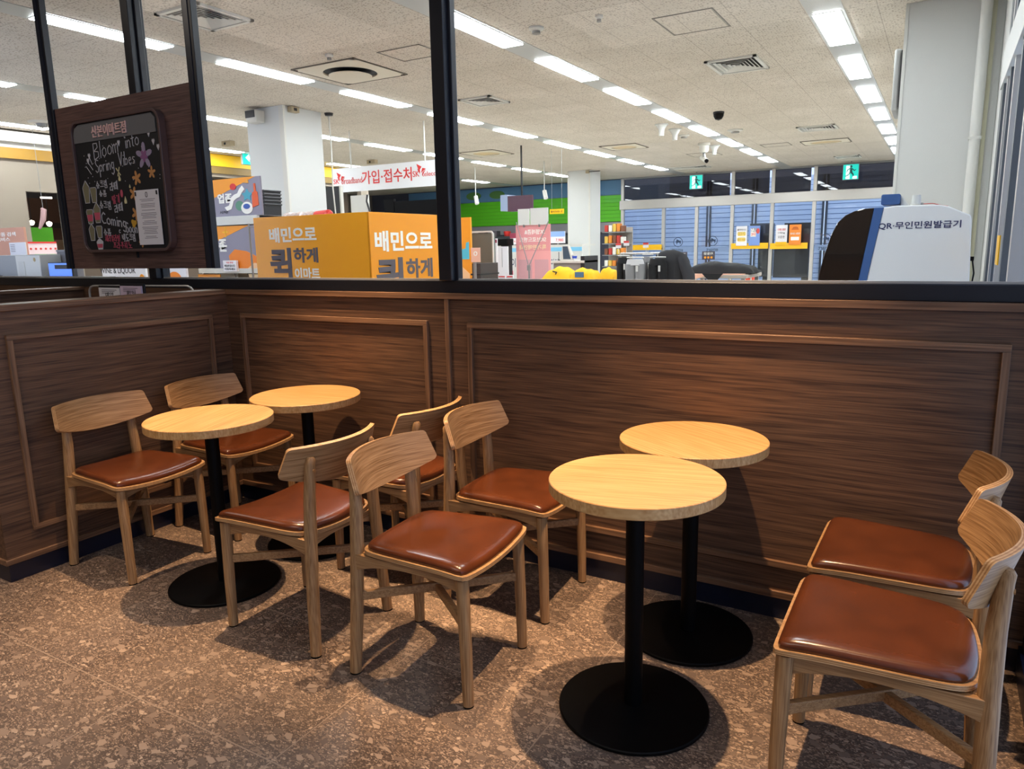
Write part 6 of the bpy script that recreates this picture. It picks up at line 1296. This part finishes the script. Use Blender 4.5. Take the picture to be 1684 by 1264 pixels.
def backrest():
    m = MB(); nu, nv = 40, 10; th = .015
    def pt(i, j, off):
        s_ = math.sin(PI / 2 * (-1 + 2 * i / nu)); s_ = .5 * s_ + .5 * math.sin(PI / 2 * s_); q = j / nv
        # rounded ends: shrink height near the ends
        e_ = abs(s_); zt_ = .760 - .002 * s_ * s_; zb_ = .612 + .042 * s_ * s_
        W_ = .218
        y = s_ * W_; sl = (q - .5) * -.012 * s_
        rc = .013; d_ = (1 - e_) * W_
        if d_ < rc:
            k_ = rc - math.sqrt(max(0, rc * rc - (rc - d_) ** 2)); zt_ -= k_; zb_ += k_
        z = zb_ + (zt_ - zb_) * q; y += sl
        x = back_x(y, z)
        nx, ny = 1.0, -2 * .066 * y / .04; l_ = math.hypot(nx, ny)
        return Vector((x - off * nx / l_, y - off * ny / l_, z - off * .25))
    F_ = [[pt(i, j, 0) for j in range(nv + 1)] for i in range(nu + 1)]; B_ = [[pt(i, j, th) for j in range(nv + 1)] for i in range(nu + 1)]
    k_ = nv + 1; vs = [p_ for r_ in F_ for p_ in r_] + [p_ for r_ in B_ for p_ in r_]; L = (nu + 1) * k_
    fs = [(i * k_ + j, (i + 1) * k_ + j, (i + 1) * k_ + j + 1, i * k_ + j + 1) for i in range(nu) for j in range(nv)]
    fs += [(L + i * k_ + j + 1, L + (i + 1) * k_ + j + 1, L + (i + 1) * k_ + j, L + i * k_ + j) for i in range(nu) for j in range(nv)]
    m.add(vs, fs, 0, True)
    rim = [i * k_ for i in range(nu + 1)] + [nu * k_ + j for j in range(1, k_)] + [i * k_ + nv for i in range(nu - 1, -1, -1)] + [j for j in range(nv - 1, 0, -1)]
    plies(m, [vs[i] for i in rim], [vs[L + i] for i in rim]); return m
def chair():
    t = thing('cafe_chair', 'x', 'chair', (0, 0, 0), 'oak cafe chairs')
    obj('seat_shell', seat_shell(), [M_oakX, M_plyl, M_plyd], t)
    obj('seat_cushion', cushion(), M_leather, t)
    obj('backrest', backrest(), [M_oakY, M_plyl, M_plyd], t)
    def leg(pts, rr):
        l = obj('leg', MB().tube(pts, rr, 20), M_oakZ, t)
        a_ = Vector(pts[0]); obj('foot_cap', MB().lathe([(rr[0] * .98, 0), (rr[0] * .98, .007)], (a_.x, a_.y, 0), 20), M_black, l)
    for sy in (-1, 1):
        leg([(.221, sy * .190, .005), (.218, sy * .190, .2), (.212, sy * .188, .424)], [.0175, .0195, .0210])
        leg([(-.221, sy * .193, .005), (-.212, sy * .180, .2), (-.206, sy * .165, .43), (-.2065, sy * .156, .58), (-.213, sy * .150, .69), (-.217, sy * .149, .712), (-.218, sy * .149, .720)], [.0195, .0220, .0230, .0212, .0182, .0165, .010])
        # side rail with an arched underside
        rp = []
        for i in range(13):
            q = i / 12; rp.append((-.205 + .41 * q, .423 - (.020 + .034 * abs(2 * q - 1) ** 2.2)))
        poly = [(-.205, .427), ] + rp + [(.205, .427)]
        obj('side_rail', MB().prism([(a_, b_) for a_, b_ in poly], (0, sy * .178 - .009, 0), X1, Z1, -.018), M_oakX, t, .002)
        obj('rail_peg', MB().tube([(-.2295, sy * .1505, .672), (-.2330, sy * .1505, .672)], .006, 12), M_ply, t)
    rp = [(-.165, .427)] + [(-.165 + .33 * i / 12, .423 - (.020 + .03 * abs(2 * i / 12 - 1) ** 2.2)) for i in range(13)] + [(.165, .427)]
    obj('rear_rail', MB().prism(rp, (-.192, 0, 0), Y1, Z1, .016), M_oakY, t, .002)
    obj('front_rail', MB().prism([(a_ * 1.1, b_) for a_, b_ in rp], (.19, 0, 0), Y1, Z1, .016), M_oakY, t, .002)
    z_ = .272
    obj('stretcher', MB().bar((-.212, -.178, z_ + .002), (.216, .188, z_ + .002), .020, .030), M_oakX, t, .003)
    obj('stretcher', MB().bar((-.212, .178, z_ - .002), (.216, -.188, z_ - .002), .020, .030), M_oakX, t, .003)
    return t
ch0 = chair(); ALL = list(S.objects)
CH = [(-3.159, 1.895, 0.5, 'front chair of the two along the left partition, facing right'),
      (-3.152, 2.440, 1.5, 'rear chair of the two along the left partition, in the wall corner'),
      (-2.0275, 1.866, 179.6, 'front chair facing the left tables, its back to the camera side'),
      (-2.013, 2.440, 179.0, 'rear chair facing the left tables, beside the low wall'),
      (-1.406, 1.8685, 3.2, 'front chair facing the right tables, standing alone in the middle foreground'),
      (-1.435, 2.440, 3.0, 'rear chair facing the right tables, beside the wall batten'),
      (-0.046, 1.915, 180.0, 'front chair at the right edge, nearest the camera'),
      (-0.042, 2.425, 179.0, 'rear chair at the right edge, next to the low wall')]
for i, (x, y, a_, lab) in enumerate(CH):
    c = ch0 if i == 0 else copy_tree(ch0)
    c.location = (x, y, 0); c.rotation_euler = (0, 0, math.radians(a_)); c['label'] = lab
